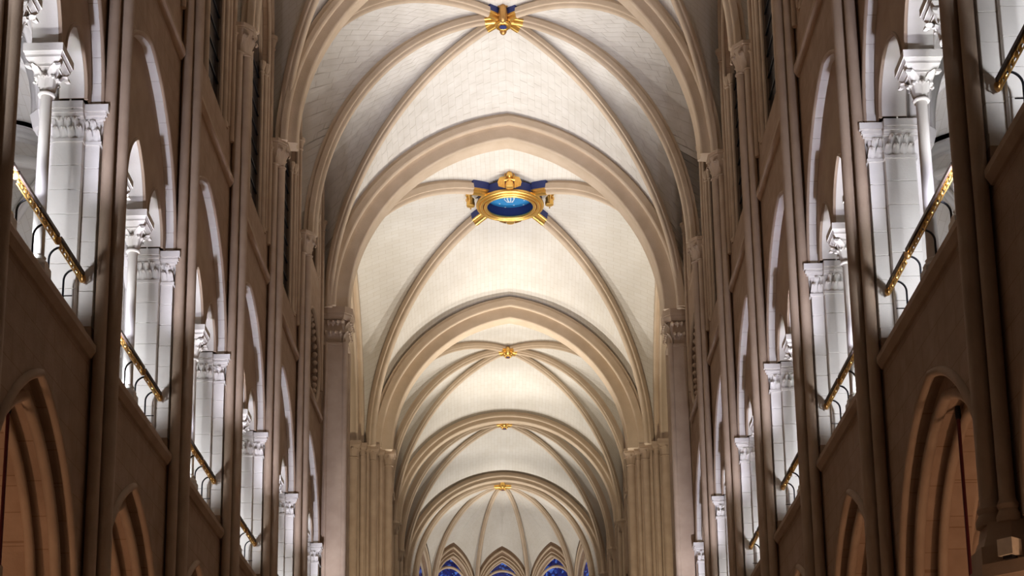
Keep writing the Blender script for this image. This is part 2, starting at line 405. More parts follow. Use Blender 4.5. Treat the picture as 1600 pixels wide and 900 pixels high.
# floor, far and outer shells
tag(obj('floor', MB().box(-14, 14, -4, 108, -0.3, 0.0), 'floor', smooth=None), 'grey stone paving of the nave', kind='structure')
for s in (-1, 1):
    mb = MB(); mb.box(min(s*12.5, s*12.9), max(s*12.5, s*12.9), 8, 54.6, 0, 20.5)
    tag(obj('wall_outer_'+SIDE[s], mb, 'wall', smooth=None), 'plain outer wall behind the %s aisle and gallery' % SIDE[s], kind='structure')
    mb = MB(); mb.box(min(s*7.42, s*12.5), max(s*7.42, s*12.5), 8, 54.6, 11.45, 11.85)
    tag(obj('floor_gallery_'+SIDE[s], mb, 'wall', smooth=None), 'stone floor of the %s gallery' % SIDE[s], kind='structure')
    mb = MB(); mb.box(min(s*7.1, s*12.9), max(s*7.1, s*12.9), 8, 54.6, 20.0, 20.3)
    tag(obj('ceiling_gallery_'+SIDE[s], mb, 'wall', smooth=None), 'flat cover above the %s gallery vaults' % SIDE[s], kind='structure')
    mb = MB(); mb.box(min(s*13, s*13.4), max(s*13, s*13.4), 54.6, 69, 0, 33)
    tag(obj('wall_transept_'+SIDE[s], mb, 'wall', smooth=None), 'end wall closing the %s transept arm' % SIDE[s], kind='structure')

# leaf used on every carved capital: base at origin, height 1 (z), curling out along +x, width 1 (y)
def leaf_mesh(mat):
    P = [(0, 0), (.05, .3), (.12, .58), (.30, .86), (.50, .95), (.56, .80), (.44, .70)]; Wd = [.42, .5, .46, .4, .32, .22, .1]
    mb = MB(); v = []
    for (x, z), wd in zip(P, Wd):
        v += [(x-.05, -wd, z), (x, -wd*.5, z), (x+.10, 0, z), (x, wd*.5, z), (x-.05, wd, z)]
    f = [(i*5+j, i*5+j+1, (i+1)*5+j+1, (i+1)*5+j) for i in range(len(P)-1) for j in range(4)]
    mb.add(v, f); me = mesh('leaf', mb, smooth=50); me.materials.append(MAT[mat]); return me
LEAF = {m: leaf_mesh(m) for m in ('pale', 'arch', 'rib', 'gold')}

# ------------------------------------------------------------------ nave walls
for s in (-1, 1):
    mp = mps(s); wall = MB()
    for k in KS[:-1]:
        y0, y1 = BY[s][k], BY[s][k+1]; c = (y0+y1)/2; hb = (y1-y0)/2
        panel(wall, mp, y0, y1, Z_AB, 11.45, WF, 6.68, [opening(c, hb-.62, 0, Z_AB, 3.2)])
        panel(wall, mp, y0, y1, Z_AB, 11.45, 6.68, 6.98, [opening(c, hb-.86, 0, Z_AB, 2.86)])
        panel(wall, mp, y0, y1, Z_AB, 11.45, 6.98, 7.42, [opening(c, hb-1.06, 0, Z_AB, 2.62)])
        wall.box(*sorted((s*6.64, s*7.42)), y0, y1, 11.45, Z_P-.02); wall.box(*sorted((s*WF, s*6.66)), y0-.32, y0+.32, 11.4, Z_P); wall.box(*sorted((s*WF, s*7.42)), y0-.62, y0+.62, 6.18, Z_AB)
        panel(wall, mp, y0, y1, Z_GSP, Z_STR, WF, 6.65, [opening(c, hb-.30, 0, Z_GSP, 3.12)])
        if k < 4:
            panel(wall, mp, y0, y1, Z_STR, 32.3, WF, 6.66, [opening(c, hb-.75, 21.2, 27.1, 3.0)])
        else:
            panel(wall, mp, y0, y1, Z_STR, 32.3, WF, 6.85, [oculus(c+.75, 21.65, 1.62), opening(c, hb-1.1, 24.9, 28.2, 2.3)])
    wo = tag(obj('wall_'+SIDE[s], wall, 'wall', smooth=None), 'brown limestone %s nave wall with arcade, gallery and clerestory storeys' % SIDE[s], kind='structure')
    for k in KS[:-1]:
        y0, y1 = BY[s][k], BY[s][k+1]; c = (y0+y1)/2; hb = (y1-y0)/2; i = k+3
        # string courses and weathered sills
        for z, nm in ((11.30, 'string_course'), (20.05, 'string_course')):
            prof = [(6.5, z-.16), (6.44, z-.15), (6.37, z-.04), (6.37, z+.06), (6.43, z+.13), (6.5, z+.16)]
            mb = MB(); n = len(prof)
            mb.add([mp(u, d, zz) for u in (y0+.36, y1-.36) for d, zz in prof], [(j, j+1, n+j+1, n+j) for j in range(n-1)]+[tuple(range(n)), tuple(range(n, 2*n))])
            obj(nm, mb, 'arch', wo, None)
        mb = MB(); prof = [(6.46, 11.42), (6.60, Z_P), (7.42, Z_P), (7.42, Z_P-.1), (6.5, 11.4)]; n = len(prof)
        mb.add([mp(u, d, zz) for u in (y0+.30, y1-.30) for d, zz in prof], [(j, (j+1) % n, n+(j+1) % n, n+j) for j in range(n)]+[tuple(range(n)), tuple(range(n, 2*n))])
        obj('parapet_sill', mb, 'arch', wo, None)
        # arcade mouldings
        for h, r, d, rr in ((hb-.60, 3.22, 6.47, .07), (hb-.84, 2.88, 6.68, .09), (hb-1.04, 2.64, 7.0, .08)):
            obj('arch_moulding', MB().tube(arch_line(mp, c, h, Z_AB, r, d), rr, 8), 'arch', wo, 60)
        # enclosing arch of the gallery
        obj('hood_moulding', MB().tube(arch_line(mp, c, hb-.28, Z_GSP, 3.14, 6.48), .045, 8), 'arch', wo, 60)
        # voussoirs lining the enclosing arch, paled to put lamplight into their colour
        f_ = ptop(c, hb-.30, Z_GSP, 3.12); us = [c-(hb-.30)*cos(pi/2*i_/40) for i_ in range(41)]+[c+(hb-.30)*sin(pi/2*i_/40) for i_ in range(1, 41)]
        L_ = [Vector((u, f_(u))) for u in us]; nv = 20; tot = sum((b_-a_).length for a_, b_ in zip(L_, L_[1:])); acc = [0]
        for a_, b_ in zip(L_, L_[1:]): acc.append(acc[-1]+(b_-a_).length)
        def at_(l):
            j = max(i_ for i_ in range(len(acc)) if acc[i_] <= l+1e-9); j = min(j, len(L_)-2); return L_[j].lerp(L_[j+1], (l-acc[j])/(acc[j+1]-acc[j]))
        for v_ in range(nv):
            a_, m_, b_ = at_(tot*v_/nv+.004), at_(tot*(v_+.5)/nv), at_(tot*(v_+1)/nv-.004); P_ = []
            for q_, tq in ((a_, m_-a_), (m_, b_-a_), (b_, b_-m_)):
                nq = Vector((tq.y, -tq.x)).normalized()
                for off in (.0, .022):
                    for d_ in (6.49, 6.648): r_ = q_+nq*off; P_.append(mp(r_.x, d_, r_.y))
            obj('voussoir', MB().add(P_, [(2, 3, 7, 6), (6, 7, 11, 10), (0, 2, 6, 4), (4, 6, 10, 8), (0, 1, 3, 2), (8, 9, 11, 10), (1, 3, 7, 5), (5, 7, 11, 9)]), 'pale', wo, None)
        # tympanum with three lancets
        mb = MB(); e = hb-.52; sd = (.86+e)/2
        panel(mb, mp, y0+.05, y1-.05, Z_GSP, 19.2, 6.652, 7.1, [opening(c, .70, 0, Z_GSP, 1.12), opening(c-sd, (e-.86)/2-.12, 0, Z_GSP, .92), opening(c+sd, (e-.86)/2-.12, 0, Z_GSP, .92)])
        obj('tympanum', mb, 'arch', wo, None)
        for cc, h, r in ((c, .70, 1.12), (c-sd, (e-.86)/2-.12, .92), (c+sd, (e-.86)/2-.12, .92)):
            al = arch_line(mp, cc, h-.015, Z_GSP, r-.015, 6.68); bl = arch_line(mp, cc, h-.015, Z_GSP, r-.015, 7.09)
            obj('lancet_soffit', MB().add(al+bl, [(j_, j_+1, len(al)+j_+1, len(al)+j_) for j_ in range(len(al)-1)]), 'pale', wo, 60)  # pale strip under each lancet, its lit look put into the colour
            obj('lancet_moulding', MB().tube(arch_line(mp, cc, h+.03, Z_GSP, r+.03, 6.66), .035, 6), 'arch', wo, 60)
        # wall arch shafts beside the vault springers
        for u, sg in ((y0+.43, 1), (y1-.43, -1)):
            mb = MB().cyl(s*6.44, u, .065, Z_CAP-3.2, 27.0, 12); a = obj('wall_arch_shaft', mb, 'arch', wo, 60)
            mb = MB().lathe(s*6.44, u, [(.07, 27.0), (.10, 27.03), (.07, 27.07), (.12, 27.3), (.15, 27.32), (.15, 27.42)], 12)
            obj('small_capital', mb, 'arch', wo, 30)
        obj('wall_arch', MB().tube(arch_line(mp, c, hb-.43, 27.4, 3.6, 6.46, None), .075, 8), 'arch', wo, 60)

# ------------------------------------------------------------------ clerestory windows
wn = 0
for s in (-1, 1):
    mp = mps(s)
    for k in range(0, 5):
        wn += 1
        y0, y1 = BY[s][k], BY[s][k+1]; c = (y0+y1)/2; hb = (y1-y0)/2
        gd = 6.74 if k < 4 else 6.95
        name = 'window_%d' % wn
        t = D.objects.new(name, None); C.objects.link(t); t.location = (s*6.85, c, 21.2); ORI[name] = (s*6.85, c, 21.2)
        if k < 4: zb, zs, zl, h = 21.2, 26.2, 27.0, hb-.75
        else: zb, zs, zl, h = 24.9, 27.2, 27.6, hb-1.1
        tag(t, 'tall dark twin-lancet clerestory window, %s of the row high on the %s wall' % (ORD[k], SIDE[s]), kind='structure')
        q = h/2+.02
        mb = MB(); ops = [opening(c-q, q-.10, zb+.05, zs, 1.5), opening(c+q, q-.10, zb+.05, zs, 1.5), oculus(c, zs+2.35, .55 if k < 4 else .4, 10)]
        panel(mb, mp, c-h-.1, c+h+.1, zb-.1, 30.6, 6.67 if k < 4 else 6.86, 6.80 if k < 4 else 7.02, ops); obj('tracery', mb, 'arch', t, None)
        for sg in (-1, 1):
            f = ptop(c+sg*q, q-.09, zs, 1.5); mb = MB()
            us = [c+sg*q+(q-.09)*x for x in [-cos(pi*i/16) for i in range(17)]]
            for a, b in zip(us, us[1:]): mb.quad(mp(a, gd, zb), mp(b, gd, zb), mp(b, gd, f(b)), mp(a, gd, f(a)))
            gl = obj('pane', mb, 'darkglass', t, None)
            mb = MB()
            for i in range(1, 9):
                z = zb+i*(zs-zb)/8.5; mb.box(*sorted((s*(gd-.025), s*(gd-.005))), c+sg*q-q+.14, c+sg*q+q-.14, z-.02, z+.02)
            b_ = obj('saddle_bar', mb, 'iron', gl, None); b_['kind'] = 'stuff'
        mb = MB(); f = [(c+.55*cos(2*pi*i/20)*(1 if k < 4 else .75), zs+2.35+.55*sin(2*pi*i/20)*(1 if k < 4 else .75)) for i in range(20)]
        mb.add([mp(u, gd, z) for u, z in f], [tuple(range(20))]); obj('roundel_pane', mb, 'darkglass', t, None)
        for u, r in ((c, .075), (c-h+.08, .075), (c+h-.08, .075), (c-h+.27, .055), (c+h-.27, .055)):
            d = gd-.12
            if abs(u-c) > h-.1: d = 6.56
            sh = obj('mullion_shaft' if u == c else 'jamb_shaft', MB().lathe(s*d, u, [(r*1.5, zb), (r*1.5, zb+.12), (r, zb+.2), (r, zs-.25)], 10), 'arch', t, 40)
            obj('small_capital', MB().lathe(s*d, u, [(r, zs-.25), (r*1.4, zs-.22), (r, zs-.18), (r*1.9, zs), (r*1.9, zs+.09)], 10), 'arch', sh, 30)
        mb = MB(); mb.add([mp(u, d, z) for u in (c-h, c+h) for d, z in ((6.46, zb-.95 if k < 4 else zb-.3), (6.86, zb+.02), (6.86, zb-.3), (6.5, zb-1.0 if k < 4 else zb-.35))], [(0, 1, 5, 4), (1, 2, 6, 5), (2, 3, 7, 6), (3, 0, 4, 7), (0, 1, 2, 3), (4, 5, 6, 7)])
        obj('sloping_sill', mb, 'arch', t, None)
        if k < 4: obj('hood', MB().tube(arch_line(mp, c, h+.03, 27.1, 3.03, 6.49, 21.3), .06, 8), 'arch', t, 60)
        else: obj('hood', MB().tube(arch_line(mp, c, h+.03, 28.2, 2.33, 6.49, 25.0), .06, 8), 'arch', t, 60)

# round openings by the crossing
for s in (-1, 1):
    mp = mps(s); c = (BY[s][4]+BY[s][5])/2+.75; zc = 21.65
    wn += 1; name = 'window_%d' % wn
    t = D.objects.new(name, None); C.objects.link(t); t.location = (s*6.85, c, zc); ORI[name] = (s*6.85, c, zc)
    tag(t, 'large round rose opening with a scalloped rim beside the crossing, %s wall' % SIDE[s], kind='structure')
    ring = [mp(c+1.62*cos(2*pi*i/40), 6.5, zc+1.62*sin(2*pi*i/40)) for i in range(40)]
    obj('rim', MB().tube(ring, .07, 8, True), 'arch', t, 60)
    obj('backing', MB().box(*sorted((s*7.0, s*7.1)), c-1.8, c+1.8, zc-1.8, zc+1.8), 'wall', t, None)
    m0 = MB().ellipsoid((0, 0, 0), (.10, .10, .10), 8, 5); me = mesh('bead', m0, smooth=60); me.materials.append(MAT['arch'])
    for i in range(32):
        a = 2*pi*i/32; inst('bead', me, t, mp(c+1.46*cos(a), 6.62, zc+1.46*sin(a)))
    for i in range(8):
        a = 2*pi*i/8; mb = MB().tube([mp(c+.3*cos(a), 6.9, zc+.3*sin(a)), mp(c+1.5*cos(a), 6.9, zc+1.5*sin(a))], .06, 6)
        obj('spoke', mb, 'arch', t, 60)
    obj('hub', MB().tube([mp(c+.3*cos(2*pi*i/16), 6.9, zc+.3*sin(2*pi*i/16)) for i in range(16)], .07, 6, True), 'arch', t, 60)

# ------------------------------------------------------------------ triple wall shafts
def shaft_cluster(s, k):
    y = BY[s][k]; P = lambda d, u: (s*d, y+u)
    where = ['at the picture edge', 'one bay in', 'two bays in', 'three bays in', 'four bays in', 'last before the rose opening'][k+1]
    t = thing('wall_shafts', (s*6.3, y, Z_AB), 'triple stone wall shaft on the %s wall, %s' % (SIDE[s], where), 'wall shaft', 'triple wall shafts along the nave')
    zt = 23.55
    for d, u, r in ((6.2, 0, .125), (6.345, -.25, .10), (6.345, .25, .10)):
        x, yy = P(d, u)
        obj('shaft', MB().lathe(x, yy, [(r*1.5, Z_AB), (r*1.5, Z_AB+.08), (r*1.15, Z_AB+.16), (r*1.35, Z_AB+.22), (r, Z_AB+.3), (r, zt)], 16), 'arch', t, 35)
        obj('necking', MB().tube([(x+(r+.01)*cos(2*pi*i/14), yy+(r+.01)*sin(2*pi*i/14), zt) for i in range(14)], .025, 6, True), 'arch', t, 60)
    pl = [P(6.7, -.46), P(6.3, -.44), P(6.02, -.22), P(6.02, .22), P(6.3, .44), P(6.7, .46)]; q_ = P(6.45, 0)
    mb = MB().prism(pl, 6.18, 6.45, 1.08, 1.08, *q_); mb.prism(pl, 6.45, 6.58, 1.0, .9, *q_); mb.prism(pl, 6.58, Z_AB+.02, .88, .80, *q_); obj('plinth', mb, 'arch', t, None)
    obj('backing_pilaster', MB().box(*sorted((s*6.36, s*6.50)), y-.14, y+.14, Z_AB, zt+.2), 'arch', t, None)
    ab = [P(6.52, -.46), P(6.22, -.44), P(6.0, -.2), P(6.0, .2), P(6.22, .44), P(6.52, .46)]
    cx, cy = P(6.4, 0)
    cap = obj('capital', MB().prism(ab, zt, zt+.5, .62, .9, cx, cy), 'arch', t, None)
    for (d, u, a) in ((6.17, -.3, -.75), (6.07, -.1, -.25), (6.07, .1, .25), (6.17, .3, .75), (6.36, -.34, -1.4), (6.36, .34, 1.4)):
        x, yy = P(d+.06, u*.86); ang = (pi-a if s > 0 else a)
        inst('leaf', LEAF['arch'], cap, (x, yy, zt+.04), ang, (.30, .22, .44))
    mb = MB(); mb.prism(ab, zt+.5, zt+.58, .90, .96, cx, cy); mb.prism(ab, zt+.58, zt+.62, .99, .99, cx, cy); mb.prism(ab, zt+.62, zt+.72, 1.06, 1.06, cx, cy)
    obj('abacus', mb, 'arch', t, None)
    return t
for s in (-1, 1):
    for k in range(-1, 5): shaft_cluster(s, k)

# ------------------------------------------------------------------ gallery columns
def gallery_column():
    t = thing('gallery_column', (0, 0, 0), '', 'column', 'slender gallery columns')
    mb = MB().box(-.17, .17, -.17, .17, Z_P-Z_SILL, .1); obj('plinth', mb, 'pale', t, None)
    obj('base', MB().lathe(0, 0, [(.165, .1), (.17, .14), (.15, .18), (.115, .2), (.13, .25), (.10, .28)], 20), 'pale', t, 30)
    obj('shaft', MB().lathe(0, 0, [(.098, .28), (.094, 1.6), (.088, 2.96)], 24), 'pale', t, 60)
    obj('necking', MB().tube([(.105*cos(2*pi*i/20), .105*sin(2*pi*i/20), 2.97) for i in range(20)], .032, 8, True), 'pale', t, 60)
    cap = obj('capital', MB().lathe(0, 0, [(.085, 2.98), (.10, 3.1), (.14, 3.25), (.19, 3.36), (.19, 3.38)], 20), 'pale', t, 40)
    for i in range(8):
        a = 2*pi*i/8; inst('leaf', LEAF['pale'], cap, (.085*cos(a), .085*sin(a), 3.0), a, (.22, .14, .25))
    for i in range(4):
        a = pi/4+pi/2*i; inst('corner_leaf', LEAF['pale'], cap, (.10*cos(a), .10*sin(a), 3.06), a, (.46, .2, .34))
    ab = MB(); sq = lambda h: [(-h, -h), (h, -h), (h, h), (-h, h)]
    ab.prism(sq(.21), 3.36, 3.40); ab.prism(sq(.22), 3.40, 3.48, 1, 1.22); ab.prism(sq(.275), 3.48, 3.52); ab.prism(sq(.275), 3.52, 3.57, 1, 1.09); ab.prism(sq(.31), 3.57, 3.70)
    obj('abacus', ab, 'pale', t, None)
    return t
COL0 = gallery_column(); first = True
where_bay = {-2: 'cut off by the picture edge', -1: 'nearest the camera', 0: 'next one in', 1: 'two bays in', 2: 'three bays in', 3: 'four bays in', 4: 'beside the crossing'}
for s in (-1, 1):
    for k in KS[:-1]:
        if k == -2 and s < 0: continue
        c = (BY[s][k]+BY[s][k+1])/2
        for sg in (-1, 1):
            o = COL0 if first else copy_tree(COL0); first = False
            o.location = (s*6.875, c+sg*.86, Z_SILL)
            o['label'] = 'slender pale column with leafy capital, %s of two in the %s gallery bay %s' % ('nearer' if sg < 0 else 'farther', SIDE[s], where_bay[k])

# ------------------------------------------------------------------ gallery piers
def gallery_pier(s):
    t = thing('gallery_pier', (0, 0, 0), '', 'pier', 'stepped gallery piers')
    X = lambda d: s*(d-WF)
    n = 7; hgt = 3.05/n; g = .0025
    def blk(d0, d1, hy, mat='pale'):
        a, b = sorted((X(d0), X(d1))); me = mesh('stone_block', MB().chbox(a+g, b-g, -hy+g, hy-g, g, hgt-g, .006)); fixn(me); me.materials.append(MAT[mat]); return me
    A = blk(WF, 6.735, .30); B = blk(6.735, 7.26, .43)
    for i in range(n):
        inst('stone_block', A, t, (0, 0, i*hgt)); inst('stone_block', B, t, (0, 0, i*hgt))
    mb = MB()
    for d0, d1, hy in ((WF+.01, 6.74, .31), (6.735, 7.28, .44)): mb.box(*sorted((X(d0), X(d1))), -hy, hy, Z_P-Z_SILL, .0)
    obj('plinth', mb, 'pale', t, None)
    obj('back_shaft', MB().cyl(X(7.36), 0, .16, 0, 3.05, 16), 'pale', t, 60)
    z0 = 3.05
    mb = MB()
    for d0, d1, hy in ((WF-.03, 6.72, .33), (6.72, 7.29, .46)): mb.box(*sorted((X(d0), X(d1))), -hy, hy, z0-.02, z0+.035)
    obj('astragal', mb, 'pale', t, None)
    mb = MB()
    for d0, d1, hy in ((WF+.01, 6.72, .29), (6.72, 7.25, .42)): mb.box(*sorted((X(d0), X(d1))), -hy, hy, z0+.03, z0+.40)
    mb.prism([(X(7.36)+.2*cos(pi/4*i), .2*sin(pi/4*i)) for i in range(8)], z0, z0+.4, .8, 1.35)
    fr = obj('frieze', mb, 'pale', t, None)
    for sy in (-1, 1):
        rz = -pi/2 if sy < 0 else pi/2
        for d in (6.54, 6.67): inst('leaf', LEAF['pale'], fr, (X(d), sy*.285, z0+.03), rz, (.24, .13, .20))
        for d in (6.60, 6.72): inst('leaf', LEAF['pale'], fr, (X(d), sy*.285, z0+.18), rz, (.27, .13, .21))
        for d in (6.80, 6.93, 7.06, 7.19): inst('leaf', LEAF['pale'], fr, (X(d), sy*.415, z0+.03), rz, (.24, .13, .20))
        for d in (6.865, 6.995, 7.125): inst('leaf', LEAF['pale'], fr, (X(d), sy*.415, z0+.18), rz, (.27, .13, .21))
    for u in (-.2, 0, .2): inst('leaf', LEAF['pale'], fr, (X(WF+.02), u, z0+.04), pi if s > 0 else 0, (.16, .13, .36))
    mb = MB()
    for e0, e1, za, zb in ((.0, .05, .38, .41), (.0, .09, .41, .46), (.0, .12, .46, .50), (.0, .10, .50, .53), (.0, .15, .53, .65)):
        for d0, d1, hy in ((WF, 6.72, .30), (6.72, 7.26, .43)):
            m2 = MB(); a, b = sorted((X(d0-(e1 if d0 == WF else 0)), X(d1+(e1 if d1 > 7 else 0))))
            mb.box(a, b, -hy-e1, hy+e1, z0+za, z0+zb)
    mb.prism([(X(7.40)+.33*cos(pi/4*i+pi/8), .33*sin(pi/4*i+pi/8)) for i in range(8)], z0+.4, z0+.65, .9, 1.1)
    obj('abacus', mb, 'pale', t, None)
    return t
for s in (-1, 1):
    p0 = gallery_pier(s); first = True
    for k in range(-1, 6):
        o = p0 if first else copy_tree(p0); first = False
        o.location = (s*WF, BY[s][k], Z_SILL)
        wh = ['nearest the camera', 'second from the camera', 'third from the camera', 'fourth from the camera', 'fifth from the camera', 'sixth from the camera', 'last before the crossing'][k+1]
        o['label'] = 'pale stepped gallery pier with carved leaf frieze on the %s side, %s' % (SIDE[s], wh)

# ------------------------------------------------------------------ gallery railings
def scroll(mb, x, y0, y1, z, h):
    n = max(2, int((y1-y0)/.15))
    for i in range(n):
        yc = y0+(i+.5)*(y1-y0)/n; r = h*.42; sg = 1 if i % 2 else -1
        pts = [(x, yc+r*(1-.55*j/12)*cos(sg*j*.62), z+r*(1-.55*j/12)*sin(sg*j*.62)) for j in range(13)]
        mb.tube(pts, .012, 5); mb.ellipsoid((x, yc, z), (.022, .026, .026), 6, 4)
for s in (-1, 1):
    for k in KS[:-1]:
        if k == -2 and s < 0: continue
        y0, y1 = BY[s][k]+.44, BY[s][k+1]+.10; x = s*6.64; zr = 12.58
        t = thing('gallery_railing', (x, (y0+y1)/2, Z_P), 'black and gilded iron railing of the %s gallery bay %s' % (SIDE[s], where_bay[k]), 'railing', 'gallery railings')
        y1 = BY[s][k+1]-.36
        cuts = [y0, y0+1.35, y1-1.45, y1]
        for a, b in zip(cuts, cuts[1:]):
            seg = obj('handrail', MB().box(x-.045, x+.045, a+.05, b-.05, zr-.02, zr+.035), 'railwood', t, None)
            mb = MB(); scroll(mb, x, a+.08, b-.08, zr-.085, .11); mb.box(x-.01, x+.01, a+.08, b-.08, zr-.155, zr-.14); mb.box(x-.012, x+.012, a+.08, b-.08, zr-.035, zr-.02)
            obj('gilded_scrollwork', mb, 'gold', seg, 60, label='gilded scrollwork band under the dark handrail')
        for yy in cuts:
            obj('finial', MB().ellipsoid((x, yy, zr-.05), (.055, .06, .075), 10, 7), 'golddark', t, 60)
        nb = 6
        for i in range(nb):
            yy = y0+(i+.5)*(y1-y0)/nb
            pts = [(x+s*.19*sin(pi/2*j/8), yy, zr-.07-.19*(1-cos(pi/2*j/8))) for j in range(9)]+[(x+s*.19, yy, Z_P)]
            obj('bracket', MB().tube(pts, .017, 6), 'iron', t, 60)
        mb = MB(); mb.tube([(x+s*.05, y0, Z_P+.05), (x+s*.05, y1, Z_P+.05)], .012, 5)
        for i in range(22):
            yy = y0+(i+.5)*(y1-y0)/22; mb.ellipsoid((x+s*.05, yy, Z_P+.05), (.02, .035, .02), 6, 4)
        obj('bottom_rail', mb, 'iron', t, 60)
        mb = MB().tube([(x-s*.10, y1-.9, Z_P+.13), (x+s*.2, y1-.9, Z_P+.13)], .01, 5); obj('stay', mb, 'iron', t, 60)

# ------------------------------------------------------------------ arcade columns below
def arcade_column(s, k):
    y = BY[s][k]; t = thing('arcade_column', (s*6.95, y, 0), 'massive round arcade column with broad capital under the %s wall, %s' % (SIDE[s], ['at the picture edge', 'second from the picture edge', 'third', 'fourth'][k+1]), 'column', 'round arcade columns')
    x = s*6.95
    obj('drum', MB().lathe(x, y, [(.9, 0), (.9, .3), (.72, .5), (.62, .6), (.6, 4.93)], 28), 'arch', t, 35)
    cap = obj('capital', MB().lathe(x, y, [(.6, 4.93), (.68, 4.98), (.6, 5.04), (.66, 5.38), (.82, 5.73)], 28), 'arch', t, 40)
    for i in range(16):
        a = 2*pi*i/16; inst('leaf', LEAF['arch'], cap, (x+.6*cos(a), y+.6*sin(a), 5.08), a, (.45, .2, .66))
    mb = MB(); oc = [(x+r*cos(pi/4*i+pi/8), y+r*sin(pi/4*i+pi/8)) for r in (1.0,) for i in range(8)]
    mb.prism(oc, 5.73, 5.85, .86, .95); mb.prism(oc, 5.85, 5.95, 1.0, 1.0); mb.prism(oc, 5.95, 6.02, 1.02, 1.08); mb.prism(oc, 6.02, 6.18, 1.12, 1.12)
    obj('abacus', mb, 'arch', t, None); return t
for s in (-1, 1):
    for k in range(-1, 3): arcade_column(s, k)
# shaft plinth moulding and little box lamp on the nearest right capital
tl = thing('box_lamp', (6.18, 18.84, 6.18), 'small pale cube-shaped lamp on the column capital at the lower right edge', 'lamp')
L0 = MB(); cB, sB = cos(.7), sin(.7)
def rotb(x, y, z): return (6.18+x*cB-y*sB, 18.84+x*sB+y*cB, 6.22+z)
L0.box(-.10, .10, -.10, .10, .0, .20, rotb); obj('housing', L0, 'boxwhite', tl, None)
L1 = MB().box(-.08, .08, -.08, .08, .20, .206, rotb); obj('lens', L1, 'pale', tl, None)
L2 = MB().box(-.06, .06, -.06, .06, -.04, .0, rotb); obj('foot', L2, 'iron', tl, None)

# hanging rods in the arcade arches
for s, k in ((-1, -1), (1, -1)):
    c = (BY[s][k]+BY[s][k+1])/2; ry = {-1: 22.17, 1: 23.12}[s]
    t = thing('hanging_rod', (s*6.9, ry, 5.0), 'long dark red rod hanging in the %s arcade arch nearest the camera' % SIDE[s], 'rod', 'hanging rods')
    obj('rod', MB().cyl(s*6.9, ry, .028, 5.0, 9.46, 10), 'red', t, 60)
    obj('ceiling_hook', MB().lathe(s*6.9, ry, [(.035, 9.36), (.045, 9.4), (.045, 9.5), (.03, 9.6)], 10), 'iron', t, 30)

# ------------------------------------------------------------------ vaults over aisles and galleries
RIBS = rib_prof(.11, .28, .07)
def quad_vault(name, x0, x1, y0, y1, zs, ze, zk, label, mat, ribmat, wm=None):
    t = D.objects.new(name, None); C.objects.link(t); ORI[t.name] = (0, 0, 0); tag(t, label, kind='structure')
    K = Vector(((x0+x1)/2, (y0+y1)/2, zk)); cs = [Vector((x0, y0, zs)), Vector((x1, y0, zs)), Vector((x1, y1, zs)), Vector((x0, y1, zs))]
    n = 16
    for i in range(4):
        a, b = cs[i], cs[(i+1) % 4]; T = (a+b)/2; T.z = ze
        mb = web(curve(a, T, n), curve(a, K, n, 1.05), 4, .03); mb = web(curve(b, T, n), curve(b, K, n, 1.05), 4, .03, mb=mb)
        obj('severy', mb, wm or mat, t, 30, recalc=False)
        add_rib(t, 'transverse_arch', full(a, T, b, 12), big_prof(.26, .12, .17, .30), ribmat)
        add_rib(t, 'rib', curve(a, K, n, 1.05), RIBS, ribmat)
    obj('keystone', MB().lathe(K.x, K.y, [(.05, zk-.42), (.2, zk-.4), (.22, zk-.3), (.16, zk-.1), (.16, zk)], 14), ribmat, t, 40)
    return t
for s in (-1, 1):
    for k in range(-2, 4):
        y0, y1 = BY[s][k], BY[s][k+1]
        quad_vault('ceiling_gallery_vault', s*7.42, s*12.56, y0, y1, 15.6, 18.7, 19.3, 'pale ribbed vault inside the %s gallery, bay %s' % (SIDE[s], where_bay[k]), 'web', 'pale')
        if k < 3:
            quad_vault('ceiling_aisle_vault', s*7.42, s*12.56, y0, y1, 6.75, 9.6, 10.6, 'warm-lit ribbed vault of the %s aisle, bay %s' % (SIDE[s], where_bay[k]), 'aisle', 'arch')
# aisle respond with foliage capital behind the left arcade
t = thing('aisle_respond', (-7.75, 25.0, 0), 'dark foliage capital on an aisle shaft at the lower left corner', 'capital')
obj('shaft', MB().cyl(-7.75, 25.0, .17, 0, 7.3, 16), 'arch', t, 60)
cap = obj('capital', MB().lathe(-7.75, 25.0, [(.17, 7.3), (.21, 7.33), (.17, 7.37), (.26, 7.75)], 18), 'arch', t, 40)
for i in range(10):
    a = 2*pi*i/10; inst('leaf', LEAF['arch'], cap, (-7.75+.17*cos(a), 25.0+.17*sin(a), 7.4), a, (.3, .18, .36))
obj('abacus', MB().lathe(-7.75, 25.0, [(.28, 7.74), (.34, 7.82), (.31, 7.86), (.38, 7.9), (.38, 8.02)], 18), 'arch', t, 30)

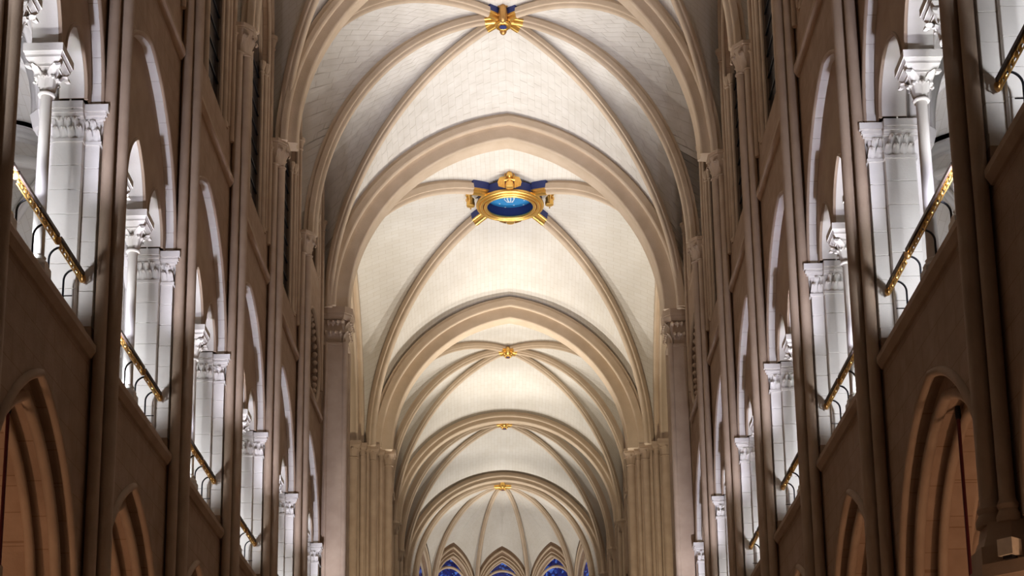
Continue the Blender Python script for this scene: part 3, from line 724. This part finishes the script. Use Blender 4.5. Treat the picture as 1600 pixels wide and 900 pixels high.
# ------------------------------------------------------------------ nave vaults
PR_D = rib_prof(.135, .40, .082); PR_T = big_prof(.42, .30, .26, .58)
def sex_vault(name, label, Ls, Rs, K, Ta, Tc, zs, wallL, wallR, zf, zfa, stones=False, prT=PR_T, near_arch=True, far_arch=None, axis=None, prD=PR_D):
    t = D.objects.new(name, None); C.objects.link(t); ORI[t.name] = (0, 0, 0); tag(t, label, kind='structure')
    n = 32; K = Vector(K); lists = []; allst = []
    cells = []
    for T, i in ((Ta, 0), (Tc, 2)):
        T = Vector(T)
        for S in (Ls, Rs): cells.append((curve(S[i], T, n), curve(S[i], K, n, 1.03), .035))
    for S, wf in ((Ls, wallL), (Rs, wallR)):
        for i0, i1 in ((0, 1), (1, 2)):
            Fa, Fb = wf[i0], wf[i1]; A = (Vector(Fa)+Vector(Fb))/2; A.z = zfa
            for i, F in ((i0, Fa), (i1, Fb)):
                d = curve(S[i], K, n, 1.03); fr = [(p.z-d[0].z)/(d[-1].z-d[0].z) for p in d]
                F0 = Vector(F); F0.z = zs
                cells.append((formeret(F0, A, zf, n, fr), d, .03))
    for a, b, bu in cells:
        obj('severy', web(a, b, 10, bu), 'mortar' if stones else 'web', t, 60, recalc=False)
        if stones: allst += web_stones(a, b, bu, 40)
    for S in (Ls, Rs):
        for i in (0, 1, 2):
            add_rib(t, 'rib', curve(S[i], K, n, 1.03), prD)
    if near_arch: add_rib(t, 'transverse_arch', full(Ls[0], Ta, Rs[0], 28), prT)
    if stones:
        allst.sort(key=px_area, reverse=True)
        for st in allst[:300]:
            me = mesh('vault_stone', stone_mb(st)); fixn(me); me.materials.append(MAT['webstone']); inst('vault_stone', me, t)
        mb = MB()
        for st in allst[300:]: stone_mb(st, mb)
        o = obj('vault_stones', mb, 'webstone', t, None); o['kind'] = 'stuff'
    return t
def nave_pts(s, k, d=6.3): return (s*d, BY[s][k], Z_CAP)
WEB_K = 32.25; 
for a, c, lab, st in ((-1, 1, 'first white six-part nave vault, mostly above the picture', False), (1, 3, 'second white six-part nave vault, ribs entering at the upper corners', False), (3, 5, 'large white six-part nave vault before the crossing, gilded boss at its centre', True)):
    Ls = [Vector(nave_pts(-1, a+i)) for i in range(3)]; Rs = [Vector(nave_pts(1, a+i)) for i in range(3)]
    if c == 5:
        for S in (Ls, Rs): S[2].x *= 6.4/6.3; S[2].y -= .05
    ym = lambda k: (BY[-1][k]+BY[1][k])/2
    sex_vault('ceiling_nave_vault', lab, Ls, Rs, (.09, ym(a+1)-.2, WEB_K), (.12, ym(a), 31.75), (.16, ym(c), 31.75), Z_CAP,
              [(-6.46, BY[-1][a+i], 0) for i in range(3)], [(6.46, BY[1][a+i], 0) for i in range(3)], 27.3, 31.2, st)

# ------------------------------------------------------------------ crossing
def pier_poly(t, name, poly, z0, z1, mat='arch'): return obj(name, MB().prism(poly, z0, z1), mat, t, None)
for s in (-1, 1):
    y = BY[s][5]; e = 5.52 if s < 0 else 5.70
    t = thing('crossing_pier', (s*6.6, y+.7, 0), 'broad flat-faced pier with leafy capital at the near %s corner of the crossing' % SIDE[s], 'pier')
    obj('body', MB().box(*sorted((s*6.35, s*8.2)), y, y+2.0, 0, 11.7).box(*sorted((s*6.35, s*8.2)), y+.47, y+2.0, 11.7, 15.65).box(*sorted((s*6.35, s*8.2)), y, y+2.0, 15.65, 24.0), 'arch', t, None)
    obj('pilaster', MB().box(*sorted((s*(e+.12), s*6.4)), y-.05, y+.95, 0, 23.0), 'arch', t, None)
    for u, d, r in ((y+.02, e+.15, .11), (y+.9, e+.15, .11), (y-.02, e+.80, .07)):
        obj('angle_shaft', MB().cyl(s*d, u, r, 0, 23.0, 14), 'arch', t, 60)
    ab = [(s*6.62, y-.12), (s*(e+.2), y-.12), (s*(e-.02), y+.12), (s*(e-.02), y+.8), (s*(e+.2), y+1.05), (s*6.62, y+1.05)]
    cx, cy = s*6.3, y+.45
    cap = obj('capital', MB().prism(ab, 22.95, 23.85, .78, .90, cx, cy), 'arch', t, None)
    for i in range(6): inst('leaf', LEAF['arch'], cap, (s*(e+.24+.17*i), y+.04, 23.38), -pi/2, (.44, .2, .42)); inst('leaf', LEAF['arch'], cap, (s*(e+.32+.17*i), y+.05, 23.0), -pi/2, (.40, .2, .42))
    for i in range(5): inst('leaf', LEAF['arch'], cap, (s*(e+.17), y+.08+.19*i, 23.38), pi if s > 0 else 0, (.44, .2, .42)); inst('leaf', LEAF['arch'], cap, (s*(e+.2), y+.0+.19*i, 23.0), pi if s > 0 else 0, (.40, .2, .42))
    mb = MB(); mb.prism(ab, 22.9, 22.98, .93, .93, cx, cy); obj('astragal', mb, 'arch', t, None)
    mb = MB(); mb.prism(ab, 23.85, 23.98, .99, 1.05, cx, cy); mb.prism(ab, 23.98, 24.06, 1.07, 1.07, cx, cy); mb.prism(ab, 24.06, 24.3, 1.1, 1.1, cx, cy)
    obj('abacus', mb, 'arch', t, None)
    # far corner: clustered shafts
    P = lambda x, yy: (s*x, yy+(.45 if s > 0 else 0))
    t = thing('crossing_pier', (s*6.2, 68.6, 0), 'clustered column pier with five capitals at the far %s corner of the crossing' % SIDE[s], 'pier')
    pier_poly(t, 'body', [P(7.6, 67.5), P(6.9, 67.5), P(6.2, 67.75), P(5.6, 68.4), P(5.35, 68.75), P(5.35, 69.6), P(7.6, 69.8)], 0, 23.2)
    zc = 23.48
    for x, yy, r, hc in ((7.14, 67.45, .10, .45), (6.76, 67.35, .225, .62), (6.36, 67.55, .11, .5), (6.15, 67.70, .06, .5), (5.92, 67.92, .16, .58), (5.62, 68.28, .09, .5), (5.32, 68.62, .18, .62)):
        x, yy = P(x, yy)
        sh = obj('shaft', MB().cyl(x, yy, r, 0, zc-hc, 16), 'arch', t, 60)
        cap = obj('capital', MB().lathe(x, yy, [(r, zc-hc), (r*1.15, zc-hc+.02), (r, zc-hc+.06), (r*1.1, zc-hc*.5), (r*1.45, zc-.18)], 16), 'arch', t, 40)
        for i in range(8):
            a = 2*pi*i/8; inst('leaf', LEAF['arch'], cap, (x+r*cos(a), yy+r*sin(a), zc-hc+.07), a, (r*1.1, r*.8, hc*.6))
        hq = r*1.35+.05; sq = [(x-hq, yy-hq), (x+hq, yy-hq), (x+hq, yy+hq), (x-hq, yy+hq)]
        mb = MB().prism(sq, zc-.2, zc-.1, .85, 1.0); mb.prism(sq, zc-.1, zc-.04, 1.04, 1.04); mb.prism(sq, zc-.04, zc+.1, 1.1, 1.1)
        obj('abacus', mb, 'arch', t, None)

t = D.objects.new('ceiling_crossing_vault', None); C.objects.link(t); ORI[t.name] = (0, 0, 0)
tag(t, 'white four-part crossing vault around the blue oculus', kind='structure')
XC = Vector((.19, 61.4)); XK = Vector((.19, 61.4, 32.25)); n = 32
WL, WR = Vector((-6.4, 54.55, 24.3)), Vector((6.45, 55.2, 24.3)); EL, ER = Vector((-5.98, 68.35, 23.5)), Vector((6.0, 68.75, 23.5))
WT, ET = Vector((.2, 54.85, 31.75)), Vector((.1, 68.55, 30.45))
DWL, DWR, DEL, DER = Vector((-6.5, 55.4, 24.3)), Vector((6.55, 56.0, 24.3)), Vector((-6.15, 67.75, 23.5)), Vector((6.2, 68.15, 23.5))
NL = (Vector((-6.85, 55.6, 24.0)), Vector((-6.85, 68.0, 23.5)), Vector((-6.85, 61.6, 31.2)))
NR = (Vector((6.85, 56.2, 24.0)), Vector((6.85, 68.4, 23.5)), Vector((6.85, 61.9, 31.2)))
hole = (XC, 1.12)
for A0, D0, T in ((WL, DWL, WT), (WR, DWR, WT), (EL, DEL, ET), (ER, DER, ET), (NL[0], DWL, NL[2]), (NL[1], DEL, NL[2]), (NR[0], DWR, NR[2]), (NR[1], DER, NR[2])):
    obj('severy', web(curve(A0, T, n), curve(D0, XK, n, 1.03), 12, .03, hole), 'web', t, 60, recalc=False)
for D0 in (DWL, DWR, DEL, DER):
    add_rib(t, 'rib', [p for p in curve(D0, XK, n, 1.03) if (p.xy-XC).length > 1.25], rib_prof(.19, .50, .11))
add_rib(t, 'crossing_arch', full(WL, WT, WR, 30), big_prof(.70, .40, .42, .85))
add_rib(t, 'crossing_arch', full(EL, ET, ER, 30), big_prof(.62, .42, .36, .88))
for q in (NL, NR): add_rib(t, 'crossing_arch', full(q[0], q[2], q[1], 30), big_prof(.55, .35, .32, .75))
for s in (-1, 1):      # masonry above the transept arches and walls flanking them
    mb = MB(); mb.box(*sorted((s*7.3, s*13.2)), 54.3, 54.6, 0, 33); mb2 = MB().box(*sorted((s*7.3, s*13.2)), 69.0, 69.3, 0, 33)
    tag(obj('wall_transept_near_'+SIDE[s], mb, 'wall', smooth=None), 'stone wall of the %s transept on the near side' % SIDE[s], kind='structure')
    tag(obj('wall_transept_far_'+SIDE[s], mb2, 'wall', smooth=None), 'stone wall of the %s transept on the far side' % SIDE[s], kind='structure')
    mb = MB().box(*sorted((s*6.9, s*13.4)), 54.3, 69.3, 33, 33.2)
    tag(obj('ceiling_transept_'+SIDE[s], mb, 'wall', smooth=None), 'cover above the %s transept arm' % SIDE[s], kind='structure')

# blue oculus ring with angels
OZ = 31.62
t = thing('crossing_oculus', (XC.x, XC.y, OZ), 'gilded round ring framing a starry blue oculus in the crossing vault', 'oculus ring')
def ringpts(R, z, m=64): return [(XC.x+R*cos(2*pi*i/m), XC.y+R*sin(2*pi*i/m), z) for i in range(m)]
obj('outer_ring', MB().tube(ringpts(1.30, OZ+.02), .085, 10, True), 'gold', t, 60)
obj('middle_ring', MB().tube(ringpts(1.16, OZ-.03), .07, 10, True), 'gold', t, 60)
obj('inner_ring', MB().tube(ringpts(1.0, OZ-.04), .075, 10, True), 'gold', t, 60)
mb = MB(); m = 64
v = [(XC.x+r*cos(2*pi*i/m), XC.y+r*sin(2*pi*i/m), z) for r, z in ((1.0, OZ+.03), (1.30, OZ+.08), (1.30, OZ+.46), (1.0, OZ+.46)) for i in range(m)]
mb.add(v, [(j*m+i, j*m+(i+1) % m, ((j+1) % 4)*m+(i+1) % m, ((j+1) % 4)*m+i) for j in range(4) for i in range(m)])
obj('drum', mb, 'navy', t, 40)
obj('roundel', MB().lathe(XC.x, XC.y, [(1.02, OZ+.42), (1.02, OZ+.50)], 48), 'azure', t, 40)
def star(cx, cy, z, r):
    mb = MB(); P = [(cx+(r if i % 2 else r*.45)*cos(pi*i/5), cy+(r if i % 2 else r*.45)*sin(pi*i/5)) for i in range(10)]
    return mb.prism(P, z-.012, z)
for i in range(12):
    a = 2*pi*(i+.5)/12; R = .78 if i % 2 else .60
    obj('star', star(XC.x+R*cos(a), XC.y+.2+R*sin(a), OZ+.42, .04), 'starw', t, None)
for i in range(7):
    x = XC.x-.2+.067*i; mb = MB().tube([(x, XC.y+.02+.05*(i % 2), OZ+.41), (x+(.03 if i % 2 else -.03), XC.y+.22, OZ+.405), (x*.5+XC.x*.5, XC.y+.5, OZ+.41)], .016, 5)
    obj('emblem_ray', mb, 'starw', t, 60)
for D0 in (DWL, DWR, DEL, DER):
    pts = [p for p in curve(D0, XK, 120, 1.03) if 1.22 < (p.xy-XC).length < 2.15]
    d = (XC-Vector(D0).xy).normalized()
    add_rib(t, 'painted_rib_end', pts, [(-.205, -.04), (-.205, .28), (.205, .28), (.205, -.04)], 'navy', label='navy painted rib end meeting the gilded ring')
    add_rib(t, 'gilded_rib_end', pts, [(a*1.07, b+.015) for a, b in rib_prof(.19, .50, .11) if b > .25], 'gold', label='gilded mouldings of the rib end')
def angel(i, ang):
    c = Vector((XC.x+1.56*cos(ang), XC.y+1.56*sin(ang), OZ+.02)); ex = Vector((-sin(ang), cos(ang), 0)); er = Vector((cos(ang), sin(ang), 0))
    lab = ['near', 'right', 'far', 'left'][i]
    t = thing('gilded_angel', c, 'gilded winged angel on the %s side of the blue oculus ring' % lab, 'sculpture', 'angels around the oculus')
    R = Matrix((ex, er, Vector((0, 0, 1)))).transposed()
    def put(mb): return [tuple(c+R @ Vector(p)) for p in mb]
    def part(name, mb, mat='gold'): m2 = MB(); m2.v = put(mb.v); m2.f = mb.f; return obj(name, m2, mat, t, 50)
    b = MB().lathe(0, .04, [(.10, -.02), (.17, .0), (.18, .1), (.15, .24), (.16, .30), (.12, .36), (.06, .40)], 14); part('robe', b)
    h = MB().ellipsoid((0, .12, .50), (.13, .13, .15), 12, 9); hd = part('head', h)
    part('halo', MB().tube([(.19*cos(2*pi*q/18), .02, .50+.19*sin(2*pi*q/18)) for q in range(18)], .025, 6, True))
    for sg in (-1, 1):
        wg = MB()
        for q in range(6):
            x0 = sg*(.12+.035*q); wg.tube([(x0*.8, .03, .46), (x0*1.25, .06, .44-.01*q), (sg*(.22+.045*q), .07, .22), (sg*(.20+.045*q), .05, -.02+.015*q)], [.03, .045, .04, .02], 6)
        part('wing', wg)
        part('arm', MB().tube([(sg*.14, .08, .38), (sg*.18, .17, .26), (sg*.05, .22, .27)], [.05, .042, .03], 7))
    return t
for i, a in enumerate((-pi/2, 0, pi/2, pi)): angel(i, a)

# ------------------------------------------------------------------ choir
CZ = 23.4
def chmp(s): return lambda u, d, z: tuple(CH(s*d, u, z))
cy = [0.35, 6.2, 11.6, 17.3, 23.0]
for s in (-1, 1):
    mp = chmp(s); mb = MB()
    for a, b in zip(cy, cy[1:]):
        c, hb = (a+b)/2, (b-a)/2
        panel(mb, mp, a, b, 0, 31, 5.98, 6.4, [opening(c, hb-.9, 0, 6.75, 2.6), opening(c, hb-.6, 12, 15.6, 2.6), opening(c, hb-.8, 20.6, 25.2, 2.6)])
    wo = tag(obj('wall_choir_'+SIDE[s], mb, 'wall', smooth=None), 'warm stone %s wall of the choir beyond the crossing' % SIDE[s], kind='structure')
    for a, b in zip(cy, cy[1:]):
        c, hb = (a+b)/2, (b-a)/2
        obj('wall_arch', MB().tube(arch_line(mp, c, hb-.35, 25.4, 2.9, 5.96, 20.6), .08, 8), 'arch', wo, 60)
        obj('window_hood', MB().tube(arch_line(mp, c, hb-.78, 25.2, 2.62, 6.0, 20.6), .07, 8), 'arch', wo, 60)
        wn += 1; nm = 'window_%d' % wn
        g = D.objects.new(nm, None); C.objects.link(g); g.location = mp(c, 6.3, 20.6); ORI[nm] = tuple(mp(c, 6.3, 20.6))
        tag(g, 'choir clerestory window on the %s side, %s from the crossing' % (SIDE[s], ORD[cy.index(a)]), kind='structure')
        m2 = MB(); m2.add([mp(c-hb+.8, 6.35, 20.5), mp(c+hb-.8, 6.35, 20.5), mp(c+hb-.8, 6.35, 28), mp(c-hb+.8, 6.35, 28)], [(0, 1, 2, 3)]); obj('pane', m2, 'darkglass', g, None)
        m2 = MB().tube([mp(c, 6.25, 20.6), mp(c, 6.25, 27.4)], .07, 8); obj('mullion', m2, 'arch', g, 60)
    for i, u in enumerate(cy[1:]):
        b0 = CH(s*5.75, u, 0); x, y = b0.x, b0.y
        t = thing('choir_shafts', tuple(b0), 'triple wall shaft with capital in the choir, %s side, %s from the crossing' % (SIDE[s], ORD[i]), 'wall shaft', 'choir wall shafts')
        for d, v_, r in ((5.70, 0, .13), (5.85, -.24, .09), (5.85, .24, .09)):
            p = CH(s*d, u+v_, 0); obj('shaft', MB().cyl(p.x, p.y, r, 0, CZ-.6, 12), 'rib', t, 60)
        ab = [tuple(CH(s*d, u+v_).xy) for d, v_ in ((6.0, -.42), (5.7, -.4), (5.5, -.18), (5.5, .18), (5.7, .4), (6.0, .42))]
        q = CH(s*5.88, u)
        cap = obj('capital', MB().prism(ab, CZ-.6, CZ-.15, .62, .92, q.x, q.y), 'rib', t, None)
        for v_ in (-.24, -.08, .08, .24):
            p = CH(s*5.62, u+v_); inst('leaf', LEAF['rib'], cap, (p.x, p.y, CZ-.55), pi if s > 0 else 0, (.25, .18, .4))
        mb2 = MB().prism(ab, CZ-.15, CZ-.06, .95, 1.04, q.x, q.y); mb2.prism(ab, CZ-.06, CZ+.05, 1.08, 1.08, q.x, q.y); obj('abacus', mb2, 'rib', t, None)
PR_C = big_prof(.34, .24, .22, .46)
def chv(x, y, z): return CH(x, y, z)
for i, (a, lab) in enumerate(((0, 'first white six-part vault of the choir behind the crossing arch'), (2, 'second white six-part vault of the choir'))):
    Ls = [CH(-5.85, cy[a+j], CZ) for j in range(3)]; Rs = [CH(5.85, cy[a+j], CZ) for j in range(3)]
    kz = (30.6, 30.85)[i]; ta = ((.0, cy[0], 30.3), (0, cy[2], 29.2))[i]; tc = ((0, cy[2], 29.2), (0, cy[4], 29.45))[i]
    sex_vault('ceiling_choir_vault', lab, Ls, Rs, CH(0, (5.75, 17.3)[i], kz), CH(*ta), CH(*tc), CZ, [CH(-5.96, cy[a+j], 0) for j in range(3)], [CH(5.96, cy[a+j], 0) for j in range(3)], 25.6, 28.9, False, PR_C, near_arch=(i > 0), prD=rib_prof(.12, .35, .075))
# apse
t = D.objects.new('ceiling_apse_vault', None); C.objects.link(t); ORI[t.name] = (0, 0, 0); tag(t, 'white apse vault with ribs fanning from a gilded boss', kind='structure')
AC = (0.0, 24.9); AR = 5.35
angs = [90, 54, 18, -18, -54, -90]
AP = [(AC[0]-AR*sin(rad(a)), AC[1]+AR*cos(rad(a))) for a in angs]
AK = CH(0, 25.3, 29.65); n = 28
add_rib(t, 'transverse_arch', full(CH(-5.85, cy[4], CZ), CH(0, cy[4], 29.45), CH(5.85, cy[4], CZ), 28), PR_C)
for sx in (-1, 1):
    a0 = CH(sx*5.85, cy[4], CZ); b0 = CH(sx*AR, AC[1], CZ)
    obj('severy', web(curve(a0, CH(0, cy[4], 29.45), n), curve(b0, AK, n, 1.03), 8, .02), 'web', t, 60, recalc=False)
prA = rib_prof(.12, .35, .075)
for i, p in enumerate(AP):
    add_rib(t, 'rib', curve(CH(p[0], p[1], CZ), AK, n, 1.03), prA)
for i in range(5):
    p, q = AP[i], AP[i+1]; mid = CH((p[0]+q[0])/2, (p[1]+q[1])/2, 26.9)
    for e in (p, q):
        d = curve(CH(e[0], e[1], CZ), AK, n, 1.03); fr = [(x.z-d[0].z)/(d[-1].z-d[0].z) for x in d]
        obj('severy', web(formeret(CH(e[0], e[1], CZ), mid, CZ+.9, n, fr), d, 8, .035), 'web', t, 60, recalc=False)
    # wall bay with its window
    L = sqrt((q[0]-p[0])**2+(q[1]-p[1])**2); ux, uy = (q[0]-p[0])/L, (q[1]-p[1])/L; nx, ny = -uy, ux
    if nx*(p[0]-AC[0])+ny*(p[1]-AC[1]) < 0: nx, ny = -nx, -ny
    mp = lambda u, d, z: tuple(CH(p[0]+ux*u+nx*d, p[1]+uy*u+ny*d, z))
    c = L/2
    mb = MB(); panel(mb, mp, 0, L, 0, 27.6, .05, .55, [opening(c, 1.28, 14, 24.05, 1.98)])
    wo = tag(obj('wall_apse_%d' % (i+1), mb, 'wall', smooth=None), 'apse wall bay, %s from the left' % ORD[i], kind='structure')
    obj('wall_arch', MB().tube(arch_line(mp, c, 1.55, 24.1, 2.5, .02), .07, 8), 'rib', wo, 60)
    obj('arch_moulding', MB().tube(arch_line(mp, c, 1.30, 24.05, 2.0, .06), .07, 8), 'rib', wo, 60)
    obj('arch_moulding', MB().tube(arch_line(mp, c, 1.45, 24.05, 2.22, .05), .05, 8), 'rib', wo, 60)
    wn += 1; nm = 'window_%d' % wn
    g = D.objects.new(nm, None); C.objects.link(g); g.location = mp(c, .4, 14); ORI[nm] = tuple(mp(c, .4, 14))
    tag(g, 'deep blue stained-glass window of the apse, %s from the left' % ORD[i], kind='structure')
    f = ptop(c, 1.28, 24.05, 1.98); us = [c-1.28*cos(pi*j/24) for j in range(25)]
    fr_ = lambda u: 24.2+sqrt(max(0, 1.22**2-(u-c)**2))*.98
    m1 = MB(); m2 = MB()
    for a, b in zip(us, us[1:]):
        ta, tb = min(f(a), fr_(a)), min(f(b), fr_(b))
        m1.quad(mp(a, .42, 14), mp(b, .42, 14), mp(b, .42, tb), mp(a, .42, ta))
        m2.quad(mp(a, .42, ta), mp(b, .42, tb), mp(b, .42, f(b)), mp(a, .42, f(a)))
    obj('pane', m1, 'blueglass', g, None); obj('upper_pane', m2, 'blueglass', g, None)
    obj('tracery_arch', MB().tube([mp(u, .36, fr_(u)) for u in us], .085, 8), 'rib', g, 60)
    obj('frame', MB().tube(arch_line(mp, c, 1.24, 24.05, 1.92, .36, 14), .06, 8), 'rib', g, 60)
for i, p in enumerate(AP):
    b0 = CH(p[0]*.985, AC[1]+(p[1]-AC[1])*.985, 0)
    t2 = thing('apse_shaft', tuple(b0), 'slender wall shaft in the apse, %s from the left' % ORD[i], 'wall shaft', 'apse shafts')
    obj('shaft', MB().cyl(b0.x, b0.y, .14, 0, CZ-.5, 12), 'rib', t2, 60)
    obj('capital', MB().lathe(b0.x, b0.y, [(.14, CZ-.5), (.18, CZ-.46), (.14, CZ-.42), (.27, CZ-.1), (.3, CZ-.08), (.3, CZ+.06)], 12), 'rib', t2, 30)

# ------------------------------------------------------------------ gilded keystone bosses
def boss(c, R, arms, label, ornate):
    c = Vector(c); t = thing('keystone_boss', tuple(c), label, 'boss', 'gilded vault bosses')
    obj('hub', MB().lathe(c.x, c.y, [(.04, c.z-.04), (R*.45, c.z-.02), (R*.55, c.z+.08), (R*.5, c.z+.4)], 18), 'golddark', t, 40)
    wr = obj('wreath', MB().tube([(c.x+R*.5*cos(2*pi*i/24), c.y+R*.5*sin(2*pi*i/24), c.z-.03+.03*(i % 2)) for i in range(24)], R*.17, 8, True), 'gold', t, 60)
    for i in range(10):
        a = 2*pi*i/10; inst('leaf', LEAF['gold'], wr, (c.x+R*.45*cos(a), c.y+R*.45*sin(a), c.z-.10), a, (R*.8, R*.3, R*.5))
    obj('socket', MB().lathe(c.x, c.y, [(.02, c.z-.085), (R*.3, c.z-.08), (R*.3, c.z-.06)], 14), 'navy', t, 40)
    for pts, prof in arms:
        add_rib(t, 'gilded_rib_end', pts, [(a*1.06, b+.012) for a, b in prof if b > (.19 if ornate else .16)], 'gold', label='gilded end of a vault rib')
    if ornate:
        for pts, prof in arms[-2:]:
            add_rib(t, 'painted_rib_end', pts, [(-.145, -.02), (-.145, .21), (.145, .21), (.145, -.02)], 'navy', label='navy painted flank of the rib end')
        fg = MB(); y = c.y-R*.95
        fg.lathe(c.x, y, [(.05, c.z-.12), (.13, c.z-.05), (.15, c.z+.25), (.10, c.z+.5)], 10); fg.ellipsoid((c.x, y, c.z+.62), (.10, .11, .13), 10, 7)
        fo = obj('carved_figure', fg, 'golddark', t, 50)
        for sg in (-1, 1): obj('figure_arm', MB().tube([(c.x+sg*.1, y, c.z+.42), (c.x+sg*.2, y-.03, c.z+.56), (c.x+sg*.15, y-.02, c.z+.75)], .045, 6), 'golddark', fo, 60)
        obj('lower_head', MB().ellipsoid((c.x, c.y+R*.72, c.z-.05), (.12, .12, .12), 10, 7), 'golddark', t, 60)
    else:
        hd = obj('carved_head', MB().ellipsoid((c.x, c.y-R*.75, c.z+.18), (.16, .14, .2), 10, 8), 'gold', t, 60)
    return t
def arms(Ps, K, prof, r0_, r1_):
    out = []
    for P in Ps:
        pts = [p for p in curve(P, K, 140, 1.03) if r0_ < (p.xy-Vector(K).xy).length < r1_]
        out.append((pts, prof))
    return out
ym4 = (BY[-1][4]+BY[1][4])/2-.2; K1 = Vector((.09, ym4, WEB_K))
PS = [nave_pts(-1, 4), nave_pts(1, 4), (-6.4, BY[-1][5]-.05, Z_CAP), (6.4, BY[1][5]-.05, Z_CAP), nave_pts(-1, 3), nave_pts(1, 3)]
boss((K1.x, K1.y, K1.z-.46), .40, arms(PS, K1, PR_D, .1, .72), 'large gilded boss with radiating rib ends at the top of the picture', True)
PC = rib_prof(.12, .35, .075)
for i, (ky, kz, lab) in enumerate(((5.75, 30.6, 'small gilded boss with a carved head in the first choir vault'), (17.3, 30.85, 'small dark and gilded boss in the second choir vault'))):
    K = CH(0, ky, kz); a = i*2
    boss((K.x, K.y, K.z-.46), .28, arms([CH(x, cy[a+j], CZ) for j in range(3) for x in (-5.85, 5.85)], K, PC, .1, .5), lab, False)
boss((AK.x, AK.y, AK.z-.42), .26, arms([CH(p[0], p[1], CZ) for p in AP], AK, PC, .1, .55), 'gilded leafy boss at the head of the apse ribs', False)
